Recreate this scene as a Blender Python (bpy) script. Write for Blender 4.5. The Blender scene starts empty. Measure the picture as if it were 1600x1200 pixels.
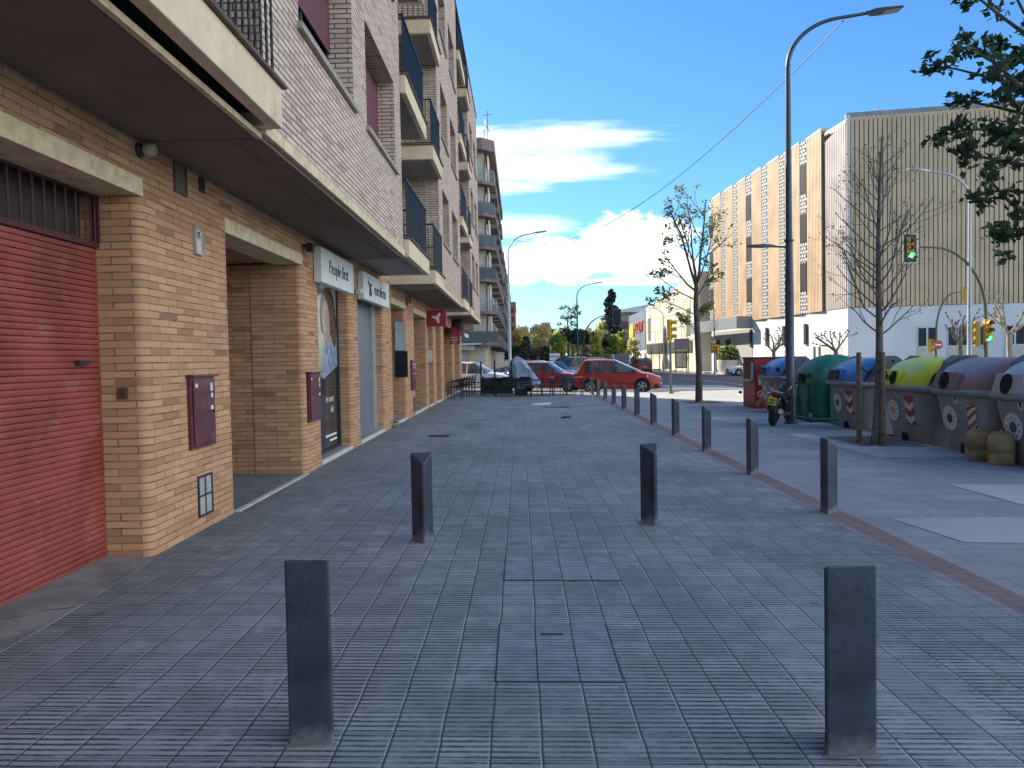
import bpy, bmesh, math, random
from mathutils import Vector, Matrix, Quaternion
random.seed(11)
R = math.radians
PI = math.pi
scene = bpy.context.scene
COL = scene.collection
# ------------------------------------------------------------------ camera model
F_PX, EYE, ROLL = 1180.0, 1.515, 0.019
_a = Vector((13, 40, -F_PX)).normalized()
_b = Vector((-ROLL, 1, 0)); _b = (_b - _a * _b.dot(_a)).normalized()
_c = _a.cross(_b)
def ray(px, py):
    v = Vector((px - 800, 600 - py, -F_PX))
    return Vector((_c.dot(v), _a.dot(v), _b.dot(v)))
def at(px, py, Y):                      # photo pixel + distance down the street -> point in the place
    w = ray(px, py); t = Y / w.y
    return Vector((w.x * t, Y, EYE + w.z * t))
def gz(x):                              # the pavement falls gently towards the road
    return -(max(-60.0, min(30.0, x)) + 0.0288) * 0.019
def gpt(px, Y):                         # ground point under a pixel column at a distance
    p = at(px, 560, Y); return Vector((p.x, Y, gz(p.x)))
# ------------------------------------------------------------------ mesh builder
class MB:
    def __init__(s):
        s.v = []; s.f = []; s.m = []; s.uv = []
    def face(s, pts, m=0, uv=None):
        i = len(s.v); s.v += [Vector(p) for p in pts]
        s.f.append(tuple(range(i, i + len(pts)))); s.m.append(m); s.uv.append(uv)
    def box(s, x0, x1, y0, y1, z0, z1, m=0, M=None):
        x0, x1 = min(x0, x1), max(x0, x1); y0, y1 = min(y0, y1), max(y0, y1); z0, z1 = min(z0, z1), max(z0, z1)
        c = [Vector(p) for p in ((x0,y0,z0),(x1,y0,z0),(x1,y1,z0),(x0,y1,z0),(x0,y0,z1),(x1,y0,z1),(x1,y1,z1),(x0,y1,z1))]
        if M is not None: c = [M @ p for p in c]
        i = len(s.v); s.v += c
        for q in ((0,3,2,1),(4,5,6,7),(0,1,5,4),(1,2,6,5),(2,3,7,6),(3,0,4,7)):
            s.f.append(tuple(i + k for k in q)); s.m.append(m); s.uv.append(None)
    def prism(s, poly, z0, z1, m=0, cap=True, mcap=None):   # plan polygon, counter-clockwise from above
        n = len(poly); u = [0]
        for k in range(n):
            a, b = poly[k], poly[(k + 1) % n]; u.append(u[-1] + math.hypot(b[0]-a[0], b[1]-a[1]))
        zz = lambda z, p: z(p[0], p[1]) if callable(z) else z
        for k in range(n):
            a, b = poly[k], poly[(k + 1) % n]
            s.face([(a[0],a[1],zz(z0,a)),(b[0],b[1],zz(z0,b)),(b[0],b[1],zz(z1,b)),(a[0],a[1],zz(z1,a))], m,
                   [(u[k],zz(z0,a)),(u[k+1],zz(z0,b)),(u[k+1],zz(z1,b)),(u[k],zz(z1,a))])
        if cap:
            mc = m if mcap is None else mcap
            s.face([(p[0],p[1],zz(z1,p)) for p in poly], mc)
            s.face([(p[0],p[1],zz(z0,p)) for p in reversed(poly)], mc)
    def sheet(s, poly, dz=0.0, m=0):
        s.face([(x, y, gz(x) + dz) for x, y in poly], m)
    def loft(s, rings, m=0, closed=True, cap0=False, cap1=False, mf=None):
        i = len(s.v); n = len(rings[0])
        for r in rings: s.v += [Vector(p) for p in r]
        for a in range(len(rings) - 1):
            for k in range(n if closed else n - 1):
                k2 = (k + 1) % n
                s.f.append((i + a*n + k, i + a*n + k2, i + (a+1)*n + k2, i + (a+1)*n + k))
                s.m.append(mf(a, k) if mf else m); s.uv.append(None)
        if cap0: s.f.append(tuple(i + k for k in reversed(range(n)))); s.m.append(m); s.uv.append(None)
        if cap1: s.f.append(tuple(i + (len(rings)-1)*n + k for k in range(n))); s.m.append(m); s.uv.append(None)
    def tube(s, path, rad, n=8, m=0, cap=True):
        path = [Vector(p) for p in path]
        if not isinstance(rad, (list, tuple)): rad = [rad] * len(path)
        rings = []; up = Vector((0, 0, 1))
        d0 = (path[1] - path[0]).normalized()
        if abs(d0.dot(up)) > .95: up = Vector((1, 0, 0))
        x = d0.cross(up).normalized()
        for k, p in enumerate(path):
            d = (path[min(k+1, len(path)-1)] - path[max(k-1, 0)]).normalized()
            x = (x - d * x.dot(d)); x = x.normalized() if x.length > 1e-6 else d.orthogonal().normalized()
            y = d.cross(x)
            rings.append([p + (x * math.cos(2*PI*j/n) + y * math.sin(2*PI*j/n)) * rad[k] for j in range(n)])
        s.loft(rings, m, True, cap, cap)
    def lathe(s, prof, n=20, m=0, M=None, cap=True):         # (r, z) profile round z
        rings = [[Vector((r*math.cos(2*PI*j/n), r*math.sin(2*PI*j/n), z)) for j in range(n)] for r, z in prof]
        if M is not None: rings = [[M @ p for p in r] for r in rings]
        s.loft(rings, m, True, cap, cap)
    def poly3(s, pts, nrm, th, m=0):                          # flat outline given thickness along nrm
        nrm = Vector(nrm).normalized() * th; pts = [Vector(p) for p in pts]
        s.face(pts, m); s.face([p - nrm for p in reversed(pts)], m)
        for k in range(len(pts)):
            a, b = pts[k], pts[(k+1) % len(pts)]
            s.face([a, a - nrm, b - nrm, b], m)
    def leaf(s, c, size, m=0, asp=.6, rnd=random):
        d = Vector((rnd.gauss(0,1), rnd.gauss(0,1), rnd.gauss(0,.8))).normalized()
        e = d.orthogonal(); e.rotate(Quaternion(d, rnd.uniform(0, 2*PI)))
        a = d * size * .5; b = e * size * .5 * asp; c = Vector(c)
        s.face([c - a, c + b*.9 - a*.1, c + a, c - b*.9 + a*.1], m)
    def build(s, name, mats, parent=None, smooth=False, bevel=0, sub=None):
        me = bpy.data.meshes.new(name)
        off = Vector(sub) if sub is not None else Vector((0, 0, 0))
        me.from_pydata([p - off for p in s.v], [], s.f)
        if not isinstance(mats, (list, tuple)): mats = [mats]
        for mt in mats: me.materials.append(mt)
        uvl = me.uv_layers.new(name='UVMap').data
        for pi, p in enumerate(me.polygons):
            p.material_index = s.m[pi]; p.use_smooth = bool(smooth)
            nn = p.normal
            for k, li in enumerate(p.loop_indices):
                if s.uv[pi]: uvl[li].uv = s.uv[pi][k]
                else:
                    v = s.v[s.f[pi][k]]
                    uvl[li].uv = (v.x, v.y) if abs(nn.z) > .7 else ((v.y, v.z) if abs(nn.x) > abs(nn.y) else (v.x, v.z))
        me.update()
        o = bpy.data.objects.new(name, me); COL.objects.link(o)
        if smooth or bevel:
            bm = bmesh.new(); bm.from_mesh(me); bmesh.ops.remove_doubles(bm, verts=bm.verts, dist=.0004); bm.to_mesh(me); bm.free()
            if smooth: me.set_sharp_from_angle(angle=R(40 if smooth is True else smooth))
        if bevel:
            md = o.modifiers.new('bevel', 'BEVEL'); md.width = bevel; md.segments = 2; md.limit_method = 'ANGLE'; md.angle_limit = R(35)
        if parent is not None: o.parent = parent
        return o
def tag(o, label=None, cat=None, group=None, kind=None):
    if label: o['label'] = label
    if cat: o['category'] = cat
    if group: o['group'] = group
    if kind: o['kind'] = kind
    return o
def thing(name, label, cat, loc=(0,0,0), rz=0, group=None):
    o = bpy.data.objects.new(name, None); o.empty_display_size = .2; COL.objects.link(o)
    o.location = loc; o.rotation_euler = (0, 0, rz)
    return tag(o, label, cat, group)
def copy_tree(o, parent=None):
    c = o.copy(); COL.objects.link(c)
    if parent is not None: c.parent = parent
    for ch in [x for x in list(o.children)]: copy_tree(ch, c)
    return c
def dup(o, loc, rz=None, label=None, scale=None, group=None):
    c = copy_tree(o); c.location = loc
    if rz is not None: c.rotation_euler = (0, 0, rz)
    if scale: c.scale = (scale,)*3 if not isinstance(scale, tuple) else scale
    if label: c['label'] = label
    if group: c['group'] = group
    return c
def struct(mb, name, mt): return tag(mb.build(name, mt), kind='structure')
def text(name, body, size, mt, parent, M, sx=1.0, th=.004, align='CENTER'):
    cu = bpy.data.curves.new(name, 'FONT'); cu.body = body; cu.size = size; cu.align_x = align; cu.align_y = 'CENTER'; cu.extrude = th; cu.resolution_u = 3
    tmp = bpy.data.objects.new(name + '_tmp', cu); COL.objects.link(tmp)
    bpy.context.view_layer.update()
    me = bpy.data.meshes.new_from_object(tmp)
    bpy.data.objects.remove(tmp); bpy.data.curves.remove(cu)
    me.transform(Matrix.Diagonal((sx, 1, 1, 1))); me.transform(M)
    me.name = name; me.materials.clear(); me.materials.append(mt)
    o = bpy.data.objects.new(name, me); COL.objects.link(o)
    if parent is not None: o.parent = parent
    return o
def frame(origin, right, up):
    right = Vector(right).normalized(); up = Vector(up).normalized(); n = right.cross(up)
    M = Matrix((right, up, n)).transposed().to_4x4(); M.translation = Vector(origin); return M
# ------------------------------------------------------------------ materials
class NT:
    def __init__(s, name):
        s.mt = bpy.data.materials.new(name); s.mt.use_nodes = True; s.t = s.mt.node_tree
        s.p = s.t.nodes['Principled BSDF']
    def n(s, typ, **kw):
        nd = s.t.nodes.new(typ)
        for k, v in kw.items(): setattr(nd, k, v)
        return nd
    def link(s, a, b): s.t.links.new(a, b)
    def setin(s, sock, v):
        if isinstance(v, bpy.types.NodeSocket): s.link(v, sock)
        else: sock.default_value = v
    def math(s, op, a, b=0.0, c=None, clamp=False):
        nd = s.n('ShaderNodeMath', operation=op); nd.use_clamp = clamp
        s.setin(nd.inputs[0], a); s.setin(nd.inputs[1], b)
        if c is not None: s.setin(nd.inputs[2], c)
        return nd.outputs[0]
    def mix(s, f, a, b, blend='MIX'):
        nd = s.n('ShaderNodeMix', data_type='RGBA', blend_type=blend)
        s.setin(nd.inputs[0], f); s.setin(nd.inputs[6], a); s.setin(nd.inputs[7], b)
        return nd.outputs[2]
    def coord(s, which='Object'): return s.n('ShaderNodeTexCoord').outputs[which]
    def xyz(s, c):
        nd = s.n('ShaderNodeSeparateXYZ'); s.link(c, nd.inputs[0]); return nd.outputs
    def scaled(s, c, v):
        nd = s.n('ShaderNodeMapping'); s.link(c, nd.inputs[0]); nd.inputs['Scale'].default_value = v; return nd.outputs[0]
    def noise(s, c, scale, detail=4, rough=.55):
        nd = s.n('ShaderNodeTexNoise'); nd.inputs['Scale'].default_value = scale; nd.inputs['Detail'].default_value = detail; nd.inputs['Roughness'].default_value = rough
        s.link(c, nd.inputs['Vector']); return nd.outputs[0]
    def smooth(s, v, lo, hi):
        nd = s.n('ShaderNodeMapRange', interpolation_type='SMOOTHSTEP'); s.setin(nd.inputs[0], v)
        nd.inputs[1].default_value = lo; nd.inputs[2].default_value = hi; return nd.outputs[0]
    def bump(s, h, strength=.3, dist=.01):
        nd = s.n('ShaderNodeBump'); nd.inputs['Strength'].default_value = strength; nd.inputs['Distance'].default_value = dist
        s.link(h, nd.inputs['Height']); s.link(nd.outputs[0], s.p.inputs['Normal'])
def c4(c, k=1.0): return (c[0]*k, c[1]*k, c[2]*k, 1)
MATS = {}
def mat(name, base, rough=.6, metal=0.0, var=.15, scale=6, bump=0.0, bscale=60, spec=.5, dirt=None, coat=0.0):
    if name in MATS: return MATS[name]
    N = NT(name); p = N.p; co = N.coord('Object')
    nz = N.noise(co, scale, 5)
    col = N.mix(N.smooth(nz, .3, .7), c4(base, 1 - var), c4(base, 1 + var))
    if dirt:
        d = N.smooth(N.noise(co, dirt[2], 6, .65), .52, .72)
        col = N.mix(N.math('MULTIPLY', d, dirt[1]), col, c4(dirt[0]))
    N.link(col, p.inputs['Base Color'])
    rr = N.math('ADD', N.math('MULTIPLY', N.math('SUBTRACT', nz, .5), .25), rough, clamp=True)
    N.link(rr, p.inputs['Roughness'])
    p.inputs['Metallic'].default_value = metal; p.inputs['Specular IOR Level'].default_value = spec
    p.inputs['Coat Weight'].default_value = coat; p.inputs['Coat Roughness'].default_value = .06
    if bump: N.bump(N.noise(co, bscale, 3), bump, .01)
    MATS[name] = N.mt; return N.mt
def leafmat(name, base, tr=.45, var=.3, scale=2):
    mt = mat(name, base, .6, var=var, scale=scale); t = mt.node_tree; p = t.nodes['Principled BSDF']
    out = [n for n in t.nodes if n.type == 'OUTPUT_MATERIAL'][0]
    tl = t.nodes.new('ShaderNodeBsdfTranslucent'); ms = t.nodes.new('ShaderNodeMixShader'); ms.inputs[0].default_value = tr
    t.links.new(p.inputs['Base Color'].links[0].from_socket, tl.inputs[0]); t.links.new(p.outputs[0], ms.inputs[1]); t.links.new(tl.outputs[0], ms.inputs[2]); t.links.new(ms.outputs[0], out.inputs[0])
    return mt
def emis(name, c, st):
    if name in MATS: return MATS[name]
    N = NT(name); N.p.inputs['Base Color'].default_value = c4(c); N.p.inputs['Emission Color'].default_value = c4(c); N.p.inputs['Emission Strength'].default_value = st
    MATS[name] = N.mt; return N.mt
def brick(name, c1, c2, c3, mortar, w=.30, h=.057, ms=.008, bump=.6):
    N = NT(name); uv = N.coord('UV')
    jit = N.n('ShaderNodeVectorMath', operation='MULTIPLY_ADD')
    nv = N.n('ShaderNodeTexNoise'); nv.inputs['Scale'].default_value = 3.0; N.link(uv, nv.inputs['Vector'])
    N.link(nv.outputs[1], jit.inputs[0]); jit.inputs[1].default_value = (.006, .006, 0); N.link(uv, jit.inputs[2])
    b = N.n('ShaderNodeTexBrick', offset=.5, offset_frequency=2); N.link(jit.outputs[0], b.inputs['Vector'])
    b.inputs['Color1'].default_value = (0,0,0,1); b.inputs['Color2'].default_value = (1,1,1,1); b.inputs['Mortar'].default_value = (.5,.5,.5,1)
    b.inputs['Scale'].default_value = 1; b.inputs['Mortar Size'].default_value = ms; b.inputs['Mortar Smooth'].default_value = .25
    b.inputs['Brick Width'].default_value = w; b.inputs['Row Height'].default_value = h
    rnd = b.outputs[0]
    ramp = N.n('ShaderNodeValToRGB'); N.link(rnd, ramp.inputs[0])
    e = ramp.color_ramp.elements; e[0].position = 0; e[0].color = c4(c3); e[1].position = 1; e[1].color = c4(c2, 1.12)
    k = e.new(.05); k.color = c4(c2, .9); k = e.new(.45); k.color = c4(c1); k = e.new(.75); k.color = c4(c1, 1.12)
    nz = N.noise(uv, 9, 6, .7); big = N.noise(uv, .7, 3)
    col = N.mix(N.math('MULTIPLY', N.smooth(nz, .45, .75), .18), ramp.outputs[0], c4(c3))
    col = N.mix(N.math('MULTIPLY', N.smooth(big, .4, .7), .25), col, c4(c2, .8))
    mcol = N.mix(N.smooth(N.noise(uv, 5, 3), .4, .65), c4(mortar), c4(mortar, .5))
    col = N.mix(b.outputs[1], col, mcol)
    N.link(col, N.p.inputs['Base Color']); N.p.inputs['Roughness'].default_value = .85
    hh = N.math('ADD', N.math('MULTIPLY', b.outputs[1], -1.0), N.math('MULTIPLY', nz, .3))
    N.bump(hh, bump, .006)
    MATS[name] = N.mt; return N.mt
# ------------------------------------------------------------------ camera, sky, sun
cam = bpy.data.cameras.new('camera'); camo = bpy.data.objects.new('camera', cam); COL.objects.link(camo)
cam.sensor_width = 36; cam.lens = 36 * F_PX / 1600; cam.clip_end = 5000; cam.clip_start = .05
camo.matrix_world = Matrix((_c, _a, _b)).to_4x4(); camo.location = (0, 0, EYE)
scene.camera = camo
SUN_EL, SUN_AZ = R(32), R(-43)                   # ahead and to the left, behind the flats
sd = Vector((math.sin(SUN_AZ)*math.cos(SUN_EL), math.cos(SUN_AZ)*math.cos(SUN_EL), math.sin(SUN_EL)))
sl = bpy.data.lights.new('sun', 'SUN'); sl.energy = 3.4; sl.angle = R(.5); sl.color = (1, .90, .76)
so = bpy.data.objects.new('sun', sl); COL.objects.link(so); so.rotation_euler = (-sd).to_track_quat('-Z', 'Y').to_euler()
so.location = (-40, 40, 60)
wd = bpy.data.worlds.new('World'); scene.world = wd; wd.use_nodes = True
W = NT.__new__(NT); W.t = wd.node_tree; W.mt = None
for nd in list(W.t.nodes): W.t.nodes.remove(nd)
sky = W.n('ShaderNodeTexSky', sky_type='NISHITA'); sky.sun_disc = False; sky.sun_elevation = SUN_EL; sky.sun_rotation = SUN_AZ
sky.air_density = 1.0; sky.dust_density = .3; sky.ozone_density = 2.5; sky.altitude = 100
hs = W.n('ShaderNodeHueSaturation'); hs.inputs['Saturation'].default_value = 1.12; hs.inputs['Hue'].default_value = .497; hs.inputs['Value'].default_value = 1.0
W.link(sky.outputs[0], hs.inputs['Color'])
gen = W.coord('Generated'); X, Y_, Z = W.xyz(gen)[0], W.xyz(gen)[1], W.xyz(gen)[2]
yy = W.math('MAXIMUM', Y_, .05)
U = W.math('DIVIDE', X, yy); V = W.math('DIVIDE', Z, yy)
cu = W.n('ShaderNodeCombineXYZ'); W.link(U, cu.inputs[0]); W.link(V, cu.inputs[1])
def blob(u0, v0, a, b):
    du = W.math('DIVIDE', W.math('SUBTRACT', U, u0), a); dv = W.math('DIVIDE', W.math('SUBTRACT', V, v0), b)
    return W.math('SUBTRACT', 1.0, W.math('ADD', W.math('MULTIPLY', du, du), W.math('MULTIPLY', dv, dv)))
def mx(*a):
    r = a[0]
    for k in a[1:]: r = W.math('MAXIMUM', r, k)
    return r
wisp = mx(blob(.03, .288, .20, .022), blob(-.02, .262, .15, .04), blob(.03, .245, .15, .018), blob(-.05, .225, .12, .014),
          blob(-.02, .172, .11, .02), blob(-.1, .30, .12, .01), blob(.14, .098, .07, .006))
nw = W.noise(W.scaled(cu.outputs[0], (5, 34, 1)), 1.6, 7, .6)
dw = W.smooth(W.math('ADD', W.math('MULTIPLY', W.math('MAXIMUM', wisp, -.8), .55), W.math('MULTIPLY', W.math('SUBTRACT', nw, .5), 1.5)), -.1, .65)
cum = mx(blob(.155, .142, .085, .048), blob(.06, .128, .10, .032), blob(-.03, .118, .10, .026), blob(.19, .115, .06, .024), blob(.10, .12, .13, .016))
nc = W.noise(W.scaled(cu.outputs[0], (1, 1.5, 1)), 22, 8, .62)
dc = W.smooth(W.math('ADD', W.math('MAXIMUM', cum, -1.0), W.math('MULTIPLY', W.math('SUBTRACT', nc, .5), 3.0)), -.05, .75)
low = W.math('MULTIPLY', W.smooth(W.noise(W.scaled(cu.outputs[0], (6, 40, 1)), 1.0, 5), .5, .75), W.smooth(V, .11, .03))
cshade = W.smooth(W.math('ADD', W.math('MULTIPLY', W.math('SUBTRACT', V, .118), 24.0), W.math('MULTIPLY', W.math('SUBTRACT', W.noise(cu.outputs[0], 34, 6), .5), 4.0)), -.9, .35)
ccol = W.mix(cshade, (5.4, 6.0, 7.0, 1), (11.5, 10.8, 9.8, 1))
zen = W.mix(W.smooth(V, .0, .12), (3.2, 5.2, 7.6, 1), (0, 0, 0, 1))
s0 = W.mix(1.0, hs.outputs[0], (.52, .785, 1.0, 1), 'MULTIPLY')
s1 = W.mix(W.math('MULTIPLY', dw, .68), s0, (7.2, 7.6, 8.4, 1))
s2 = W.mix(W.math('MULTIPLY', low, .55), s1, (6.2, 6.8, 7.4, 1))
s3 = W.mix(dc, s2, ccol)
# unseen bright cloud added right of and behind the camera as fill light
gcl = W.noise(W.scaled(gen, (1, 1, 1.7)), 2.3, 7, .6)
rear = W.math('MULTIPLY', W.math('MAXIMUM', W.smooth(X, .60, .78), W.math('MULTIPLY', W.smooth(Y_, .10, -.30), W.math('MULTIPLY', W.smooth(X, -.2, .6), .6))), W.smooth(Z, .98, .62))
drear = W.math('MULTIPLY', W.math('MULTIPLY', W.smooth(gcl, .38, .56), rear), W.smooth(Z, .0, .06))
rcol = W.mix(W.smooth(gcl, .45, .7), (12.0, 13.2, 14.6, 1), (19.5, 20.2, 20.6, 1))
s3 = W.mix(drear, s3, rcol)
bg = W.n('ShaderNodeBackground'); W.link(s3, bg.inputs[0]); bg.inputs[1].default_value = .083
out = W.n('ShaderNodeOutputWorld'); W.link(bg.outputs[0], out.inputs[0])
scene.view_settings.view_transform = 'Standard'; scene.view_settings.look = 'None'; scene.view_settings.gamma = 1; scene.view_settings.exposure = 1.42
# ------------------------------------------------------------------ ground materials
def paving_mat():
    N = NT('grooved_paving'); co = N.coord('Object'); x, y = N.xyz(co)[0], N.xyz(co)[1]
    wob = N.noise(co, 2.2, 3); fine = N.noise(co, 60, 4, .7); mid = N.noise(co, 7, 5, .6); big = N.noise(co, .55, 5, .6); big2 = N.noise(N.scaled(co, (1.6, .5, 1)), .8, 4)
    xs = N.math('ADD', x, N.math('MULTIPLY', N.math('SUBTRACT', wob, .5), .022))
    gx = N.math('FRACT', N.math('DIVIDE', N.math('ADD', xs, 20.145), .2))
    dxj = N.math('MULTIPLY', N.math('ABSOLUTE', N.math('SUBTRACT', gx, .5)), 2.0)          # 1 at a joint
    ix = N.math('FLOOR', N.math('DIVIDE', N.math('ADD', xs, 20.145), .2))
    yo = N.math('ADD', y, N.math('MULTIPLY', N.math('FRACT', N.math('MULTIPLY', N.math('SINE', N.math('MULTIPLY', ix, 12.9)), 43.7)), .003))
    ys = N.math('ADD', yo, N.math('MULTIPLY', N.math('SUBTRACT', N.noise(co, 16, 2), .5), .006))
    gy = N.math('FRACT', N.math('DIVIDE', N.math('ADD', ys, 40.0), .04))
    gw = N.math('ADD', .05, N.math('MULTIPLY', N.noise(co, 20, 3, .7), .28))
    groove = N.smooth(N.math('SUBTRACT', N.math('ABSOLUTE', N.math('SUBTRACT', gy, .5)), gw), .06, -.05)
    edge = N.math('ADD', N.math('MULTIPLY', N.math('SUBTRACT', fine, .5), .9), 1.0)
    fill = N.smooth(N.math('ADD', N.math('MULTIPLY', mid, .6), N.math('MULTIPLY', big2, .6)), .48, .78)
    gd = N.math('MULTIPLY', groove, N.math('SUBTRACT', 1.0, N.math('MULTIPLY', fill, .75)), clamp=True)
    iy = N.math('FLOOR', N.math('DIVIDE', N.math('ADD', ys, 40.0), .2))
    cell = N.n('ShaderNodeCombineXYZ'); N.link(ix, cell.inputs[0]); N.link(iy, cell.inputs[1])
    wn = N.n('ShaderNodeTexWhiteNoise', noise_dimensions='3D'); N.link(cell.outputs[0], wn.inputs['Vector']); rnd = wn.outputs[0]
    strip = N.n('ShaderNodeTexWhiteNoise', noise_dimensions='1D'); N.link(N.math('ADD', ix, N.math('FLOOR', N.math('DIVIDE', iy, 7.0))), strip.inputs['W'])
    base = N.mix(rnd, (.275, .298, .305, 1), (.395, .42, .425, 1))
    base = N.mix(N.math('MULTIPLY', strip.outputs[0], .18), base, (.23, .25, .265, 1))
    base = N.mix(N.math('MULTIPLY', N.smooth(big, .40, .66), .5), base, (.14, .152, .165, 1))
    base = N.mix(N.math('MULTIPLY', N.smooth(mid, .55, .8), .5), base, (.45, .46, .45, 1))
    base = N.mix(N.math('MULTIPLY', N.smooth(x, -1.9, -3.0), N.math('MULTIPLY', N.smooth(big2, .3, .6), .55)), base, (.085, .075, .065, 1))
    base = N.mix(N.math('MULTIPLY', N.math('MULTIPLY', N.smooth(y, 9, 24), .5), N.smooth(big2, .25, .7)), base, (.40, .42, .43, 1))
    base = N.mix(N.math('MULTIPLY', N.smooth(fine, .35, .75), .35), base, (.15, .16, .17, 1))
    col = N.mix(N.math('MULTIPLY', N.math('MULTIPLY', gd, edge), .92, clamp=True), base, (.03, .033, .037, 1))
    jm = N.smooth(dxj, .93, .975)
    jdark = N.smooth(gx, .062, .022); jlight = N.math('MULTIPLY', N.smooth(gx, .945, .985), N.smooth(N.noise(co, 1.7, 4), .36, .6))
    col = N.mix(N.math('MULTIPLY', jdark, .88), col, (.035, .038, .042, 1))
    col = N.mix(N.math('MULTIPLY', jlight, .8), col, (.42, .43, .42, 1))
    gyt = N.math('FRACT', N.math('DIVIDE', N.math('ADD', ys, 40.0), .2))
    jt = N.math('MULTIPLY', N.smooth(N.math('ABSOLUTE', N.math('SUBTRACT', gyt, .5)), .472, .490), N.smooth(wn.outputs[0], .15, .35))
    col = N.mix(N.math('MULTIPLY', jt, .8), col, (.06, .06, .06, 1))
    moss = N.math('MULTIPLY', jm, N.smooth(N.noise(co, 1.3, 3), .62, .72))
    col = N.mix(N.math('MULTIPLY', moss, .7), col, (.05, .07, .025, 1))
    gum = N.n('ShaderNodeTexVoronoi'); gum.inputs['Scale'].default_value = 1.7; N.link(co, gum.inputs['Vector'])
    col = N.mix(N.math('MULTIPLY', N.smooth(gum.outputs[0], .06, .048), .55), col, (.07, .07, .07, 1))
    N.link(col, N.p.inputs['Base Color']); N.p.inputs['Roughness'].default_value = .72
    N.link(N.math('ADD', .62, N.math('MULTIPLY', mid, .25)), N.p.inputs['Roughness'])
    h = N.math('SUBTRACT', N.math('MULTIPLY', fine, .15), N.math('MAXIMUM', gd, N.math('MULTIPLY', jm, .8)))
    N.bump(h, .4, .005)
    return N.mt
def slab_mat(name, c, w, h, joint=.5, along=True):
    N = NT(name); co = N.coord('Object'); x, y = N.xyz(co)[0], N.xyz(co)[1]
    b = N.n('ShaderNodeTexBrick', offset=.5); N.link(co, b.inputs['Vector']); b.inputs['Scale'].default_value = 1
    b.inputs['Color1'].default_value = c4(c, .88); b.inputs['Color2'].default_value = c4(c, 1.1); b.inputs['Mortar'].default_value = c4(c, joint)
    b.inputs['Mortar Size'].default_value = .006; b.inputs['Brick Width'].default_value = w; b.inputs['Row Height'].default_value = h
    n1 = N.noise(co, 1.1, 5, .6); n2 = N.noise(co, 28, 5, .7); n3 = N.noise(N.scaled(co, (.6, 2.2, 1)), 2.2, 5)
    col = N.mix(N.math('MULTIPLY', N.smooth(n1, .35, .7), .45), b.outputs[0], c4(c, .62))
    col = N.mix(N.math('MULTIPLY', N.smooth(n2, .4, .75), .35), col, c4(c, 1.3))
    col = N.mix(N.math('MULTIPLY', N.smooth(n3, .5, .7), .35), col, c4(c, .7))
    N.link(col, N.p.inputs['Base Color']); N.p.inputs['Roughness'].default_value = .8
    N.bump(N.math('SUBTRACT', N.math('MULTIPLY', n2, .3), b.outputs[1]), .35, .004)
    return N.mt
M_pave = paving_mat()
M_slab = slab_mat('worn_slabs', (.285, .305, .315), .6, .4, .42)
M_light = slab_mat('new_concrete_patch', (.43, .45, .455), 1.7, .9, .75)
M_redbrick = slab_mat('red_paver_strip', (.24, .165, .145), .2, .1, .6)
M_cream = slab_mat('pale_pavement', (.44, .42, .37), .6, .6, .7)
M_kerb = slab_mat('kerb_stone', (.36, .36, .35), .5, 1.0, .35)
M_asph = mat('asphalt', (.085, .087, .092), .85, var=.25, scale=.6, bump=.3, bscale=200, dirt=((.13,.13,.13), .6, .35))
M_earth = mat('soil', (.16, .13, .09), .95, var=.35, scale=9, bump=.8, bscale=30)
M_far = mat('far_ground', (.15, .15, .13), .95, var=.3, scale=.02)
M_paint = mat('road_paint', (.7, .7, .68), .7, var=.15, scale=4)
# ------------------------------------------------------------------ ground
g = MB()
for x0, x1 in ((-400,-60),(-60,30),(30,500)): g.face([(x0,-60,gz(x0)-.16),(x1,-60,gz(x1)-.16),(x1,900,gz(x1)-.16),(x0,900,gz(x0)-.16)])
struct(g, 'ground', M_far)
g = MB()
g.sheet([(7.1,-20),(20,-20),(20,700),(7.1,700)], -.12); g.sheet([(-60,33.8),(7.1,33.8),(7.1,700),(-60,700)], -.12); g.sheet([(20,-20),(30,-20),(30,700),(20,700)], -.12)
struct(g, 'road', M_asph)
def slabgeo(poly, name, mt, h=.15):
    m = MB(); m.prism(poly, lambda x, y: gz(x) - h, lambda x, y: gz(x)); return struct(m, name, mt)
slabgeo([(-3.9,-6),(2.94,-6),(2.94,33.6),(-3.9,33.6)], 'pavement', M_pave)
slabgeo([(2.94,-6),(3.165,-6),(3.165,33.6),(2.94,33.6)], 'paver_strip', M_redbrick)
slabgeo([(3.165,-6),(6.95,-6),(6.95,24.6),(8.2,25.6),(12.4,25.6),(12.9,26.4),(12.9,36.6),(11.5,37.2),(6,33.9),(3.165,33.6)], 'slab_pavement', M_slab)
m = MB(); m.sheet([(4.2,28.9),(8.0,25.75),(12.3,25.75),(12.75,26.5),(12.75,36.45),(11.45,37.0),(6.05,33.7),(4.2,33.5)], .004); struct(m, 'corner_pavement', M_cream)
m = MB()
m.prism([(6.95,-6),(7.09,-6),(7.09,24.5),(6.95,24.6)], lambda x,y: gz(x)-.15, lambda x,y: gz(x)+.006)
struct(m, 'kerb', M_kerb)
m = MB()
for a, b in (((-3.9,33.6),(6,33.9)), ((6,33.9),(11.5,37.2))):
    d = Vector((b[0]-a[0], b[1]-a[1])).normalized(); nn = Vector((-d.y, d.x)) * .14
    m.prism([a, b, (b[0]+nn.x, b[1]+nn.y), (a[0]+nn.x, a[1]+nn.y)], lambda x,y: gz(x)-.15, lambda x,y: gz(x)+.005)
struct(m, 'street_kerb', M_kerb)
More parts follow.
